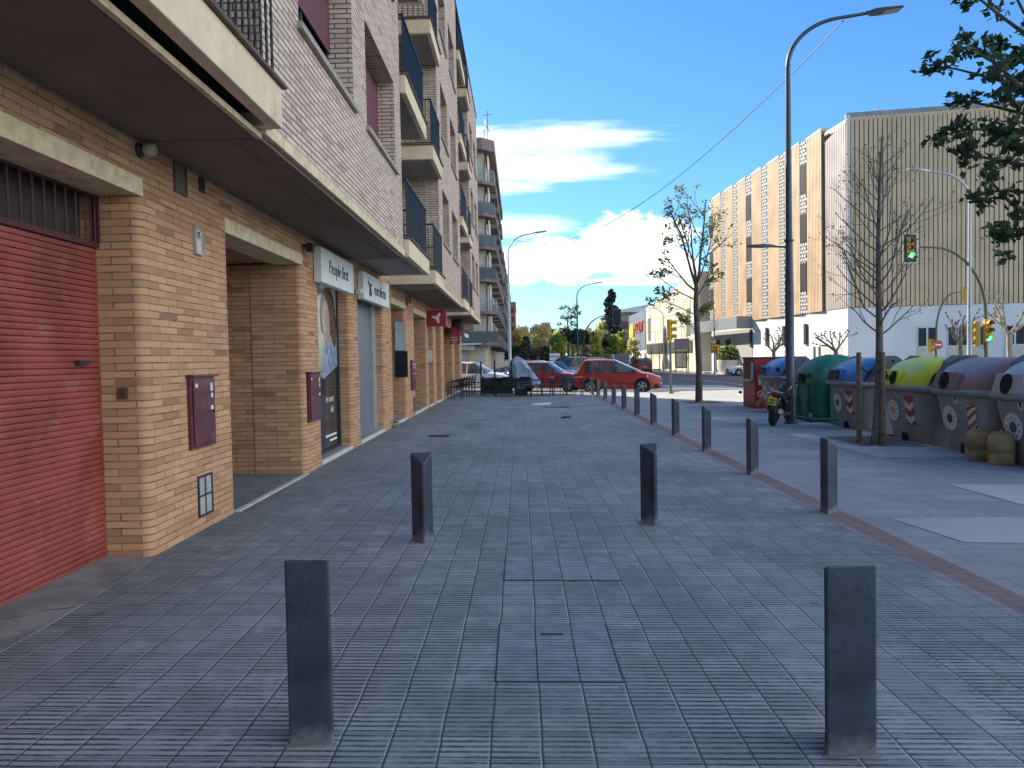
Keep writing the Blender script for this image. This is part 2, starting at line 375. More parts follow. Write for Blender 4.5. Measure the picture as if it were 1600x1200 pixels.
for nm, poly in (('concrete_patch', [(3.467,7.142),(3.62,6.2),(4.4,6.17),(4.75,7.2)]), ('concrete_patch', [(5.1,9.08),(6.9,9.09),(6.9,7.7),(5.15,7.78)]),
                 ('concrete_patch', [(5.45,11.54),(6.93,11.55),(6.93,12.85),(6.75,12.93),(5.75,13.0),(5.75,15.2),(5.3,15.2)]), ('concrete_patch', [(4.4,19.6),(6.9,19.2),(6.9,17.2),(5.2,17.2)])):
    m = MB(); m.sheet(poly if (poly[1][0]-poly[0][0])*(poly[2][1]-poly[0][1])-(poly[1][1]-poly[0][1])*(poly[2][0]-poly[0][0])>0 else poly[::-1], .004); struct(m, nm, M_light)
for x0, x1, y0, y1 in ((5.85,6.86,13.02,14.5),(5.5,6.7,25.2,26.6)):
    m = MB(); m.box(x0-.05,x1+.05,y0-.05,y1+.05,gz(6.2)-.02,gz(6.2)+.018); struct(m, 'tree_pit_edging', M_kerb)
    m = MB(); m.box(x0,x1,y0,y1,gz(6.2)-.01,gz(6.2)+.024); struct(m, 'tree_pit_soil', M_earth)
m = MB(); m.prism([(19.8,40),(60,34),(60,60),(30,130),(30,400),(18.9,400),(18.97,111.5),(20.6,71.4)], lambda x,y: gz(x)-.2, lambda x,y: gz(x)+.02); struct(m, 'far_pavement', M_cream)
m = MB(); m.prism([(-40,63.5),(-.6,63.5),(-.2,66),(-.2,300),(-40,300)], lambda x,y: gz(x)-.2, lambda x,y: gz(x)); struct(m, 'corner_footway', M_slab)
m = MB(); m.prism([(2.2,66),(7.5,66),(7.5,330),(2.2,330)], lambda x,y: gz(x)-.2, lambda x,y: gz(x)); struct(m, 'median', M_slab)
m = MB()
for k in range(6): m.sheet([(8.2+.0*k,41+.9*k),(12.2,41+.9*k),(12.2,41.45+.9*k),(8.2,41.45+.9*k)], -.115)
m.sheet([(13.6,45),(13.72,45),(13.72,64),(13.6,64)], -.115)
struct(m, 'road_marking', M_paint)
# inspection covers set into the paving
M_cover = mat('cover_concrete', (.235, .265, .30), .6, var=.2, scale=7, bump=.3)
M_gap = mat('dark_gap', (.03, .032, .035), .9)
def cover(x0, x1, y0, y1, n, label):
    t = thing('inspection_cover', label, 'manhole cover', ((x0+x1)/2, (y0+y1)/2, gz((x0+x1)/2)))
    m = MB(); m.box(x0-.003, x1+.003, y0-.008, y1+.004, -.02, .0028); m.v = [Vector((p.x, p.y, p.z + gz(p.x))) for p in m.v]; m.build('rim', M_gap, t, sub=t.location)
    m = MB(); w = (x1-x0)/n
    for k in range(n):
        a, b = x0 + k*w + .003, x0 + (k+1)*w - .003
        yq = y0
        while yq < y1 - .02:
            m.box(a, b, yq + .004, min(yq + .031, y1), -.02, .0075); yq += .04
    m.v = [Vector((p.x, p.y, p.z + gz(p.x))) for p in m.v]; m.build('ribbed_lid', M_cover, t, sub=t.location)
    if n == 3:
        m = MB(); xm = (x0+x1)/2; m.box(xm-.07, xm+.05, y1-.19, y1-.165, .0, .010); m.v = [Vector((p.x, p.y, p.z + gz(p.x))) for p in m.v]; m.build('lifting_slot', M_gap, t, sub=t.location)
cover(-.145, .452, 3.49, 4.26, 3, 'blue-grey ribbed access cover three tiles wide set in the paving, nearest to camera')
cover(-.14, .66, 5.11, 5.70, 4, 'blue-grey ribbed access cover four tiles wide, second from camera')
t = thing('drain_cover', 'small dark iron cover in the paving near the shop fronts', 'manhole cover', (-1.62, 14.7, gz(-1.62)))
m = MB(); m.box(-.2,.2,-.2,.2,-.01,.006); m.build('frame', M_gap, t); m = MB()
for k in range(6): m.box(-.17,.17,-.17+.06*k,-.135+.06*k,0,.012)
m.build('grating', mat('cast_iron', (.06,.06,.065), .6, .3), t)
# ------------------------------------------------------------------ left block of flats
M_br_lo = brick('ochre_brick', (.56,.30,.15), (.465,.23,.115), (.28,.135,.075), (.27,.195,.125), ms=.006, bump=.35)
M_br_up = brick('skylit_brick', (.70,.525,.41), (.63,.455,.345), (.44,.295,.21), (.16,.125,.10), ms=.008, bump=.6)  # same brick as below, glancing sky reflection painted in as a paler tone
M_cream_pl = mat('cream_render', (.76,.60,.39), .8, var=.08, scale=3, bump=.15, dirt=((.32,.25,.16), .55, 2.2))
M_lintel = mat('cream_lintel', (.72,.565,.345), .85, var=.15, scale=9, bump=.4, dirt=((.3,.22,.13), .4, 4))
M_soffit = mat('brown_soffit', (.19,.14,.11), .9, var=.12, scale=3, bump=.5, bscale=220)
M_bsoffit = mat('grey_soffit', (.30,.27,.25), .9, var=.1, scale=3, bump=.2)
M_coping = mat('brown_coping', (.12,.07,.055), .7, var=.25, scale=8)
M_rail = mat('dark_blue_rail', (.012,.018,.03), .45, .2, var=.2)
M_railn = mat('old_iron', (.035,.03,.03), .6, .3, var=.3)
M_red_sh = mat('red_shutter', (.275,.055,.042), .55, var=.22, scale=2.2, dirt=((.36,.15,.115), .6, 3.2), bump=.05)
M_redd = mat('dark_red_metal', (.09,.025,.022), .5, .2)
M_dark = mat('dark_interior', (.012,.012,.013), .8)
M_glass = mat('window_glass', (.02,.024,.03), .06, var=.05, spec=.8)
M_blind = mat('maroon_blind', (.16,.05,.06), .6, var=.1)
M_alu = mat('aluminium', (.45,.46,.47), .4, .6, var=.1)
M_frame = mat('dark_frame', (.03,.03,.035), .5)
M_step = mat('grey_step', (.26,.25,.24), .75, var=.2, scale=5)
M_stepe = mat('pale_step_edge', (.58,.53,.44), .8, var=.15, scale=5)
M_maroon = mat('maroon_paint', (.105,.022,.035), .38, var=.22, scale=4, dirt=((.2,.08,.08), .45, 6), coat=.2)
M_sticker = mat('sticker', (.7,.68,.64), .6, var=.12, scale=30)
FX = -2.83; UX = -1.90; BX = -1.80
E_ = Vector((FX, 0, 0))
ap = thing('apartment_building', 'near brick block of flats with iron balconies and a red garage shutter', 'apartment building', E_)
def bd(mb, name, mt, parent=ap, **k): return mb.build(name, mt, parent, sub=E_, **k)
def rpier(y0, y1, xb=-3.5, r=.085):
    P = [(xb, y0)]
    for k in range(6):
        t = -PI/2 + k*PI/10; P.append((FX - r + r*math.cos(t), y0 + r + r*math.sin(t)))
    for k in range(6):
        t = k*PI/10; P.append((FX - r + r*math.cos(t), y1 - r + r*math.sin(t)))
    return P + [(xb, y1)]
piers = [(1.2,2.1),(5.66,7.38),(9.83,10.66),(12.62,13.28),(15.72,16.72),(18.7,20.25),(22.95,23.35),(24.9,25.45),(27.3,28.1),(31.8,32.5),(35.7,36.5)]
m = MB()
for y0, y1 in piers: m.prism(rpier(y0, y1), lambda x,y: gz(x)-.12, lambda x,y: 2.80, cap=False)
m.box(-5.4, -3.5, 9.84, 10.0, -.1, 2.8); m.box(-5.4,-3.5, 7.2, 7.37, -.1, 2.8)
m.box(FX-.37, FX, -8, 36.5, 2.93, 3.26)
for a, b in ((5.66,7.30),(9.90,10.66),(12.62,13.28),(15.72,16.72),(18.78,20.2),(22.95,23.35),(24.9,25.45),(27.3,36.5)): m.box(FX-.37, FX, a, b, 2.802, 2.93)
m.box(FX-.37, FX, -8, 1.2, -.1, 2.93)
bd(m, 'ground_floor_wall', M_br_lo, smooth=50)
for a, b in ((1.2,5.66+.06),(7.30,9.90),(10.66,12.62),(13.28,15.72),(16.72,18.78),(20.2,22.95),(23.35,24.9),(25.45,27.3)):
    m = MB(); m.box(FX-.36, FX+.004, a, b, 2.79, 2.928); bd(m, 'lintel', M_lintel)
m = MB(); m.box(-12,-5.45,-8,36.5,-.1,13.0); m.box(-12,FX-.38,-8,36.5,2.82,3.2); bd(m, 'core_wall', M_br_lo)
# shutter opening
m = MB(); rows = 56; zb, zt = .02, 2.40; ph = (zt - zb) / rows; prof = []
for k in range(rows):
    z = zb + k*ph
    prof += [(-3.178, z), (-3.166, z + ph*.10), (-3.163, z + ph*.5), (-3.166, z + ph*.88), (-3.178, z + ph*.98)]
m.loft([[(x, 2.1, z) for x, z in prof], [(x, 5.67, z) for x, z in prof]], closed=False); m.f = [f[::-1] for f in m.f]
rd = bd(m, 'roller_shutter', M_red_sh)
m = MB(); m.box(-3.2,-3.15,2.1,5.67,-.02,.05); bd(m, 'bottom_rail', M_redd, rd)
m = MB(); m.box(-3.2,-3.14,2.1,5.67,2.40,2.44); bd(m, 'top_rail', M_redd, rd)
m = MB(); m.box(-3.16,-3.125,5.33,5.46,1.53,1.56); bd(m, 'handle', M_frame, rd)
m = MB()
for k in range(30): m.tube([(-3.15,2.15+.12*k,2.44),(-3.15,2.15+.12*k,2.83)], .0085, 6)
m.box(-3.17,-3.13,5.63,5.67,2.44,2.8); m.box(-3.165,-3.135,2.1,5.67,2.77,2.8)
bd(m, 'shutter_grille', M_redd)
m = MB(); m.box(-3.32,-3.28,2.1,5.66,-.1,2.81); m.box(-3.27,-3.2,2.1,5.66,2.44,2.46); bd(m, 'shutter_recess', mat('recess_brown',(.06,.045,.04),.9))
m = MB(); m.prism([(-3.45,1.5),(-2.70,1.5),(-2.71,4.3),(-2.76,5.2),(-2.815,5.64),(-3.45,5.64)], lambda x,y: gz(x)-.05, lambda x,y: gz(x)+.006+.03*max(0,(-2.8-x)))
struct(m, 'garage_apron', mat('stained_concrete', (.20,.19,.175), .85, var=.3, scale=2.2, bump=.4, bscale=40, dirt=((.04,.035,.03), .7, 1.6)))
m = MB()
CR = [(x, y, gz(x)+.010+.03*max(0,-2.8-x)) for x, y in ((-3.14,4.12),(-3.05,4.19),(-3.0,4.28),(-2.93,4.33),(-2.88,4.43),(-2.8,4.47),(-2.72,4.5))]
for a, b in zip(CR, CR[1:]): m.face([(a[0]-.004,a[1]-.006,a[2]),(b[0]-.004,b[1]-.006,b[2]),(b[0]+.004,b[1]+.006,b[2]),(a[0]+.004,a[1]+.006,a[2])])
struct(m, 'concrete_crack', M_gap)
# porch opening
m = MB(); m.box(-5.35,FX-.02,7.38,9.83,-.1,gz(FX)-.01); bd(m, 'porch_floor', mat('dark_tile', (.14,.14,.145), .5, var=.2, scale=4))
m = MB(); m.box(FX-.03,FX+.03,7.38,9.83,-.1,gz(FX)+.012); bd(m, 'threshold', M_stepe)
m = MB(); m.box(-5.4,-5.3,7.38,9.83,-.1,2.8); m.box(-5.3,-5.28,7.6,8.6,0,2.2,); bd(m, 'porch_door', M_frame)
# deep shop openings
def step(y0, y1, h=.06):
    m = MB(); m.box(-3.5, FX-.06, y0, y1, -.1, gz(FX)+h); s_ = bd(m, 'step', M_step); m = MB(); m.box(FX-.06, FX-.005, y0, y1, -.1, gz(FX)+h+.002); bd(m, 'step_edge', M_stepe, s_)
for a, b in ((10.66,12.62),(13.28,15.72),(16.72,18.7),(20.25,22.95),(23.35,24.9),(25.45,27.3),(28.1,31.8),(32.5,35.7)): step(a, b)
# shop window with the big poster
M_poster_d = mat('poster_dark', (.022,.026,.035), .12, var=.1, spec=.6)
M_poster_l = mat('poster_pale', (.36,.39,.34), .15, var=.2, scale=1.2, spec=.6)
M_pshirt = mat('poster_shirt', (.22,.30,.42), .2, var=.35, scale=7); M_pskin = mat('poster_skin', (.44,.31,.26), .2, var=.2, scale=9); M_phair = mat('poster_hair', (.075,.055,.04), .2, var=.6, scale=9)
PXX = -3.06
m = MB(); m.box(PXX-.03,PXX,10.66,12.62,.09,2.80); sw = bd(m, 'shop_window', M_poster_d)
def pw(pts, off, name, mt):                     # flat shapes printed on the window film (y, z)
    m = MB(); m.poly3([(PXX+off, y, z) for y, z in pts], (1,0,0), off*.9); return bd(m, name, mt, sw)
pw([(10.66,1.25),(11.55,1.28),(12.05,1.34),(12.62,1.46),(12.62,2.72),(10.66,2.72)], .003, 'poster_backdrop', M_poster_l)
pw([(11.62,1.24),(11.7,1.62),(11.86,1.86),(12.02,1.92),(12.3,1.84),(12.5,1.7),(12.6,1.46)], .005, 'printed_shirt', M_pshirt)
pw([(11.90,1.9),(11.60,2.0),(11.56,2.3),(11.66,2.52),(11.9,2.68),(12.2,2.7),(12.45,2.55),(12.56,2.2),(12.5,1.8),(12.36,1.74),(12.2,1.95)], .0055, 'printed_hair', M_phair)
pw([(11.72,2.02),(11.68,2.2),(11.72,2.40),(11.86,2.52),(12.0,2.48),(12.1,2.3),(12.12,2.1),(12.14,1.9),(12.0,1.78),(11.86,1.84),(11.78,1.9)], .0065, 'printed_face', M_pskin)
m = MB(); m.box(PXX,PXX+.03,12.57,12.62,.09,2.8); m.box(PXX,PXX+.03,10.66,12.57,.09,.15); m.box(PXX,PXX+.03,10.66,12.57,2.74,2.8); bd(m, 'window_frame', M_frame, sw)
M_wtxt = mat('white_lettering', (.75,.75,.74), .5, var=.03)
for body, z, sz, y in (('es sentir', .93, .15, 12.02), ('útil.', .76, .15, 12.16)):
    text('lettering', body, sz, M_wtxt, sw, frame((PXX+.006-FX, y, z), (0,1,0), (0,0,1)), .95, .001)
for z, a, b in ((.33,11.72,12.4),(.25,11.95,12.42)):
    m = MB(); m.box(PXX+.003,PXX+.005,a,b,z,z+.035); bd(m, 'small_print', M_wtxt, sw)
# shop door 2, flats door, other openings
M_greyd = mat('grey_blue_shutter', (.16,.19,.22), .45, .2, var=.1, scale=2)
m = MB(); m.box(-3.10,-3.06,13.28,15.35,.1,2.8)
d2 = bd(m, 'shop_shutter', M_greyd); m = MB(); m.box(-3.06,-3.0,15.35,15.72,.03,2.8); m.box(-3.06,-3.02,13.28,15.35,.03,.12); bd(m, 'frame', M_alu, d2)
m = MB(); m.box(-3.3,-3.26,16.72,18.7,.05,2.8); fd = bd(m, 'entrance_door', M_glass); m = MB()
for y in (16.74,17.7,18.64): m.box(-3.26,-3.2,y,y+.06,.05,2.8)
bd(m, 'door_frame', M_frame, fd)
for a, b in ((20.25,22.95),(23.35,24.9),(25.45,27.3),(28.1,31.8),(32.5,35.7)):
    m = MB(); m.box(-3.34,-3.3,a,b,.05,2.8); wdw = bd(m, 'shopfront', M_glass); m = MB(); m.box(-3.3,-3.26,a,a+.06,.05,2.8); m.box(-3.3,-3.26,b-.06,b,.05,2.8); m.box(-3.3,-3.26,a+.06,b-.06,.05,.4); bd(m, 'frame', M_frame, wdw)
# vents in the ground floor wall
M_vent = mat('vent_brown', (.10,.075,.05), .7, var=.2, scale=20)
def louvre(y, z, w, h, name, fr, sl, cross=False):
    m = MB(); f = .018
    m.box(FX,FX+.014,y-w/2,y-w/2+f,z-h/2,z+h/2); m.box(FX,FX+.014,y+w/2-f,y+w/2,z-h/2,z+h/2); m.box(FX,FX+.014,y-w/2+f,y+w/2-f,z-h/2,z-h/2+f); m.box(FX,FX+.014,y-w/2+f,y+w/2-f,z+h/2-f,z+h/2)
    if cross: m.box(FX,FX+.012,y-.008,y+.008,z-h/2+f,z+h/2-f); m.box(FX,FX+.012,y-w/2+f,y-.008,z-.008,z+.008); m.box(FX,FX+.012,y+.008,y+w/2-f,z-.008,z+.008)
    o = bd(m, name, fr); m = MB(); n = int(h/.022)
    m.box(FX,FX+.002,y-w/2+f,y+w/2-f,z-h/2+f,z+h/2-f)
    for k in range(n):
        z0 = z - h/2 + f + k*(h-2*f)/n
        m.face([(FX+.009,y-w/2+f,z0),(FX+.009,y+w/2-f,z0),(FX+.003,y+w/2-f,z0+.014),(FX+.003,y-w/2+f,z0+.014)])
    bd(m, 'slats', sl, o)
louvre(6.36, 3.08, .24, .27, 'air_vent', M_vent, mat('vent_slat', (.19,.15,.10), .7)); louvre(6.79, 3.12, .10, .13, 'air_vent', M_frame, M_vent); louvre(6.655, .36, .30, .36, 'air_vent', M_frame, mat('galvanised', (.40,.39,.35), .6, .2), True)
for y in (18.95, 19.5): louvre(y, 3.0 if y < 19 else 3.1, .3, .22, 'air_vent', M_vent, M_vent)
louvre(19.9, .35, .3, .4, 'air_vent', M_vent, M_vent)
# ---- upper floors
def holes_wall(m, x, y0, y1, z0, z1, holes, depth):
    ys = sorted({y0, y1} | {h[0] for h in holes} | {h[1] for h in holes}); zs = sorted({z0, z1} | {h[2] for h in holes} | {h[3] for h in holes})
    for i in range(len(ys)-1):
        for j in range(len(zs)-1):
            cy, cz = (ys[i]+ys[i+1])/2, (zs[j]+zs[j+1])/2
            if any(h[0] < cy < h[1] and h[2] < cz < h[3] for h in holes): continue
            m.face([(x,ys[i],zs[j]),(x,ys[i+1],zs[j]),(x,ys[i+1],zs[j+1]),(x,ys[i],zs[j+1])])
    for a, b, c, d in holes:
        xi = x - depth; r = .07
        for yy, s in ((a, 1), (b, -1)):                      # rounded brick jambs
            arc = [(x - r + r*math.cos(t*PI/8), yy + s*(r - r*math.sin(t*PI/8))*0 + s*r*(1-math.sin(PI/2 - t*PI/8))) for t in range(5)]
            m.face([(xi,yy,c),(x,yy,c),(x,yy,d),(xi,yy,d)] if s < 0 else [(x,yy,c),(xi,yy,c),(xi,yy,d),(x,yy,d)])
        m.face([(xi,a,c),(x,a,c),(x,b,c),(xi,b,c)]); m.face([(x,a,d),(xi,a,d),(xi,b,d),(x,b,d)])
def window(y0, y1, z0, z1, x, down):
    m = MB(); f = .06; xi = x - .30
    m.box(xi-.04,xi+.02,y0,y0+f,z0,z1); m.box(xi-.04,xi+.02,y1-f,y1,z0,z1); m.box(xi-.04,xi+.02,y0+f,y1-f,z0,z0+f); m.box(xi-.04,xi+.02,y0+f,y1-f,z1-f,z1); m.box(xi-.04,xi+.02,(y0+y1)/2-.03,(y0+y1)/2+.03,z0+f,z1-f)
    w = bd(m, 'window', M_frame)
    m = MB(); m.box(xi-.03,xi-.01,y0+f,(y0+y1)/2-.03,z0+f,z1-f); m.box(xi-.03,xi-.01,(y0+y1)/2+.03,y1-f,z0+f,z1-f); bd(m, 'pane', M_glass, w)
    m = MB(); zb = z1 - (z1-z0)*down; n = max(2, int((z1-zb)/.045))
    for k in range(n):
        za = zb + k*(z1-zb)/n; m.box(xi+.03,xi+.042,y0+.01,y1-.01,za+.003,za+(z1-zb)/n-.003)
    m.box(xi+.022,xi+.034,y0+.01,y1-.01,zb,z1); bd(m, 'roller_blind', M_blind, w)
    m = MB(); m.box(xi,x+.05,y0-.06,y1+.06,z0-.055,z0+.005); bd(m, 'sill', mat('stone_sill', (.36,.31,.25), .75, var=.15), w)
ZT = 13.05; FL = 2.69
bays = [(5.72,12.55),(18.42,24.9),(30.0,36.5)]
wins = {0: [(6.75,8.95),(9.72,11.95)], 1: [(19.3,21.1),(22.0,23.9)], 2: [(31.0,32.8),(33.6,35.4)]}
for bi, (y0, y1) in enumerate(bays):
    hs_ = [(a, b, 4.50+FL*k, 5.86+FL*k) for k in range(3) for a, b in wins[bi]]
    m = MB(); holes_wall(m, UX, y0, y1, 3.34, ZT, hs_, .28)
    m.face([(FX,y0,3.34),(UX,y0,3.34),(UX,y0,ZT),(FX,y0,ZT)]); m.face([(UX,y1,3.34),(FX,y1,3.34),(FX,y1,ZT),(UX,y1,ZT)])
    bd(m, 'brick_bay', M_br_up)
    for k, (a, b, c, d) in enumerate(hs_): window(a, b, c, d, UX, (.55,.95,.4,.7,1.0,.3)[(k + bi) % 6])
    m = MB(); m.box(UX-.10,UX+.025,y0-.02,y1,3.236,3.338); bd(m, 'cream_band', M_lintel)
    m = MB(); m.box(FX+.002,UX-.02,y0,y1,3.20,3.233); m.box(UX-.24,UX-.225,y0+.1,y1-.1,3.19,3.199); bd(m, 'soffit', M_soffit)
m = MB(); m.box(FX+.002,UX-.06,-8,5.70,3.20,3.233); bd(m, 'soffit', M_soffit)
m = MB(); m.box(UX-.045,UX-.005,-8,5.69,3.195,3.236); bd(m, 'cream_band', M_lintel)
# recessed walls behind the balconies
gaps = [(-2.0,5.72),(12.55,18.42),(24.9,30.0)]
doors = []
for gi, (a, b) in enumerate(gaps):
    for k in range(4):
        mid = (a+b)/2
        for (p, q) in ((a+.5, a+2.2), (b-1.75, b-.35)): doors.append((p, q, 3.56+FL*k, min(5.7+FL*k, ZT-.1)))
for gi, (a, b) in enumerate(gaps):
    m = MB(); holes_wall(m, FX+.003, a, b, 3.26, ZT, [d for d in doors if a < d[0] < b and d[3]-d[2] > 1.0], .2)
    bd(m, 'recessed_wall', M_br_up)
for (p, q, c, d) in doors:
    if d - c < 1: continue
    m = MB(); m.box(FX-.2,FX-.15,p,p+.07,c,d); m.box(FX-.2,FX-.15,q-.07,q,c,d); m.box(FX-.2,FX-.15,(p+q)/2-.04,(p+q)/2+.04,c,d); m.box(FX-.2,FX-.15,p+.07,q-.07,d-.07,d)
    w = bd(m, 'balcony_door', M_frame); m = MB(); m.box(FX-.195,FX-.17,p+.07,q-.07,c,d-.07); bd(m, 'pane', M_glass, w)
m = MB(); m.box(-12,UX+.03,-8,36.55,ZT,ZT+.10); bd(m, 'roof', M_coping)
def balcony(y0, y1, z, near_end, far_end, front=BX, style='bar'):
    fh = .30
    m = MB(); m.box(front-.09,front,y0,y1,z,z+fh)
    if near_end: m.box(FX,front-.09,y0,y0+.09,z,z+fh)
    if far_end: m.box(FX,front-.09,y1-.09,y1,z,z+fh)
    b = bd(m, 'balcony', M_cream_pl, bevel=.008)
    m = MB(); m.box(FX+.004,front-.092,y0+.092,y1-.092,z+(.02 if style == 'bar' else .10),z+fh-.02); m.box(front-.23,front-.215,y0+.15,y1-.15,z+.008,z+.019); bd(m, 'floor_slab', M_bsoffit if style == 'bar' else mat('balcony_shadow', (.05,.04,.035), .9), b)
    m = MB(); m.box(front-.13,front+.035,y0-.02,y1+.03,z+fh+.002,z+fh+.028)
    if near_end: m.box(FX,front-.13,y0-.03,y0+.13,z+fh+.002,z+fh+.028)
    bd(m, 'coping', M_coping, b)
    m = MB(); zt = z+fh+.98; zb = z+fh+.06; xr = front-.05; rr = .009 if style == 'bar' else .011
    n = int((y1-y0)/.12)
    for k in range(n+1):
        y = y0+.05+k*(y1-y0-.1)/n
        if style == 'bar': m.box(xr-.007,xr+.007,y-.011,y+.011,z+fh+.02 if k % 8 == 0 else zb,zt)
        else:
            for q in range(18):
                za = z+fh+.02 + q*(zt-z-fh-.02)/18; M = Matrix.Translation((xr,y,za)) @ Matrix.Rotation(q*.5,4,'Z'); h = (zt-z-fh)/18
                m.box(-.008,.008,-.008,.008,0,h,M=M)
    m.box(xr-.02,xr+.02,y0+.03,y1-.03,zt,zt+.03)
    if style == 'bar':
        m.box(xr-.012,xr+.012,y0+.04,y1-.04,zb-.02,zb)
        for end, y in ((near_end,y0+.05),(far_end,y1-.05)):
            if end:
                m.box(FX,xr,y-.015,y+.015,zt,zt+.028); m.box(FX,xr,y-.01,y+.01,zb,zb+.02); m.box(FX,xr,y-.01,y+.01,zb+.42,zb+.44)
                nn = 9
                for k in range(1, nn): m.box(FX+(xr-FX)*k/nn-.008,FX+(xr-FX)*k/nn+.008,y-.006,y+.006,zb+.02,zt)
    bd(m, 'railing', M_rail if style == 'bar' else M_railn, b)
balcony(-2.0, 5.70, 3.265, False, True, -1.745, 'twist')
for k in range(4):
    zz = 3.20 + FL*k
    if k: balcony(-2.0, 5.70, zz, False, True)
    balcony(12.57, 15.30, zz+.03, True, True); balcony(16.50, 18.40, zz-.02, True, False)
    balcony(24.92, 27.4, zz+.03, True, True); balcony(28.3, 29.98, zz-.02, True, False)
# ---- things fixed to the left building
def plate(name, label, cat, loc): return thing(name, label, cat, loc)
def sign_box(y0, y1, z0, z1, xf, label):
    t = thing('shop_sign', label, 'sign', (FX, (y0+y1)/2, z0))
    m = MB(); m.box(FX+.005,xf,y0,y1,z0,z1); m.build('sign_box', mat('sign_white', (.74,.74,.71), .45, var=.05, scale=2, dirt=((.55,.52,.45),.3,1.5)), t, sub=t.location, bevel=.012)
    return t
M_navy = mat('navy_letter', (.03,.055,.11), .5)
s1_ = sign_box(10.42, 12.42, 2.62, 3.11, FX+.12, 'white box sign reading People first above the poster window')
text('lettering', 'People first', .27, M_navy, s1_, frame((.123, .0, .25), (0,1,0), (0,0,1)), .98, .003)
s2_ = sign_box(13.22, 15.75, 2.61, 3.10, FX+.12, 'white box sign reading eurofirms with a figure emblem')
text('lettering', 'eurofirms', .31, M_navy, s2_, frame((.123, .28, .24), (0,1,0), (0,0,1)), 1.0, .003)
m = MB()
cy, cz = -.74, .25
m.tube([(.124,cy,cz+.02),(.124,cy-.06,cz-.17)], .018, 6); m.tube([(.124,cy,cz+.02),(.124,cy+.09,cz-.14)], .018, 6); m.tube([(.124,cy,cz+.02),(.124,cy-.14,cz+.08)], .018, 6); m.tube([(.124,cy,cz+.02),(.124,cy+.14,cz+.06)], .018, 6)
m.lathe([(.001,0),(.035,.001),(.035,.004),(.001,.005)], 12, M=frame((.121,cy-.02,cz+.15),(0,1,0),(0,0,1)))
m.build('emblem', M_navy, s2_)
def meter(y0, y1, z0, z1, label, doors=1):
    t = thing('meter_cabinet', label, 'meter box', (FX, (y0+y1)/2, z0)); h = z1-z0; w = y1-y0
    m = MB(); m.box(0,.035,-w/2,w/2,0,h); m.box(0,.075,-w/2-.02,w/2+.02,h,h+.02); m.build('frame', M_maroon, t, bevel=.004)
    for k in range(doors):
        a = -w/2+.03 + k*(w-.06)/doors; b = a + (w-.06)/doors - .008
        m = MB(); m.box(.036,.052,a,b,.03,h-.02); d = m.build('door', M_maroon, t, bevel=.005)
        m = MB(); m.box(.0525,.054,b-.10,b-.05,h-.13,h-.06); m.box(.0525,.054,b-.09,b-.05,h-.19,h-.15); m.box(.0525,.054,b-.10,b-.05,h*.52,h*.58); m.box(.0525,.054,a+.02,a+.07,h-.09,h-.06); m.build('sticker', M_sticker, d)
        m = MB(); m.lathe([(.012,0),(.012,.012),(.001,.013)], 8, M=frame((.052,b-.05,h*.5),(0,1,0),(0,0,1))); m.build('lock', M_frame, d)
meter(6.36, 6.86, .79, 1.41, 'maroon meter cabinet with peeling stickers beside the red shutter pier')
meter(9.93, 10.50, .72, 1.37, 'maroon meter cabinet on the pier beside the poster window')
meter(19.35, 20.05, .75, 1.5, 'double-door maroon meter cabinet on the pier past the entrance door', 2)
t = thing('number_plate', 'framed house number 175 tile on the brick pier above the meter cabinet', 'house number', (FX, 6.66, 2.60))
m = MB()
for a in ((-.085,-.07,-.12,.12),(.07,.085,-.12,.12),(-.07,.07,-.12,-.105),(-.07,.07,.105,.12)): m.box(0,.03,*a)
m.build('frame', mat('weathered_metal', (.42,.40,.33), .6, .3), t); m = MB(); m.box(0,.016,-.07,.07,-.105,.105); m.build('tile', mat('old_tile', (.62,.55,.45), .5, var=.25, scale=12, dirt=((.35,.12,.08),.7,14)), t)
text('digits', '175', .085, M_frame, t, frame((.018,.004,.05),(0,1,0),(0,0,1)), .58, .002)
def wlamp(y, z, label):
    t = thing('wall_lamp', label, 'wall lamp', (FX, y, z))
    m = MB(); m.lathe([(.001,0),(.055,.0),(.055,.02),(.045,.03),(.045,.05),(.001,.05)], 16, M=frame((0,0,0),(0,1,0),(0,0,1))); m.build('base', M_frame, t, smooth=True)
    m = MB(); m.lathe([(.042,.05),(.05,.06),(.05,.10),(.04,.125),(.001,.13)], 16, M=frame((0,0,0),(0,1,0),(0,0,1))); m.build('glass_cap', mat('old_glass', (.42,.40,.28), .3, var=.15), t, smooth=True)
wlamp(5.68, 3.13, 'small round bulkhead lamp on the brickwork over the red shutter')
t = thing('security_light', 'small dark flood light on the brick above the porch opening', 'light', (FX, 9.95, 3.05)); m = MB(); m.box(0,.09,-.02,.02,-.015,.015); m.build('bracket', M_frame, t); m = MB(); m.box(.05,.14,-.06,.06,-.08,.03); m.build('lamp_head', M_railn, t, bevel=.01)
t = thing('security_camera', 'small white wall camera between the two white box signs', 'camera', (FX, 12.95, 2.72)); m = MB(); m.box(0,.10,-.02,.02,-.02,.02); m.build('bracket', M_alu, t); m = MB(); m.tube([(.10,-.12,-.02),(.12,.14,.03)], .045, 10); m.build('camera_body', M_sticker, t)
t = thing('key_switch', 'small brown metal key plate on the pier return beside the red shutter', 'key switch', (-3.0, 5.657, 1.31)); m = MB(); m.box(-.04,.04,-.008,0,-.045,.045); m.build('plate', mat('brown_plate', (.13,.085,.06), .5, .4, var=.3, scale=30), t, bevel=.003); m = MB(); m.lathe([(.012,0),(.012,.006),(.001,.006)], 10, M=frame((0,-.008,0),(1,0,0),(0,0,1))); m.build('keyhole', M_frame, t)
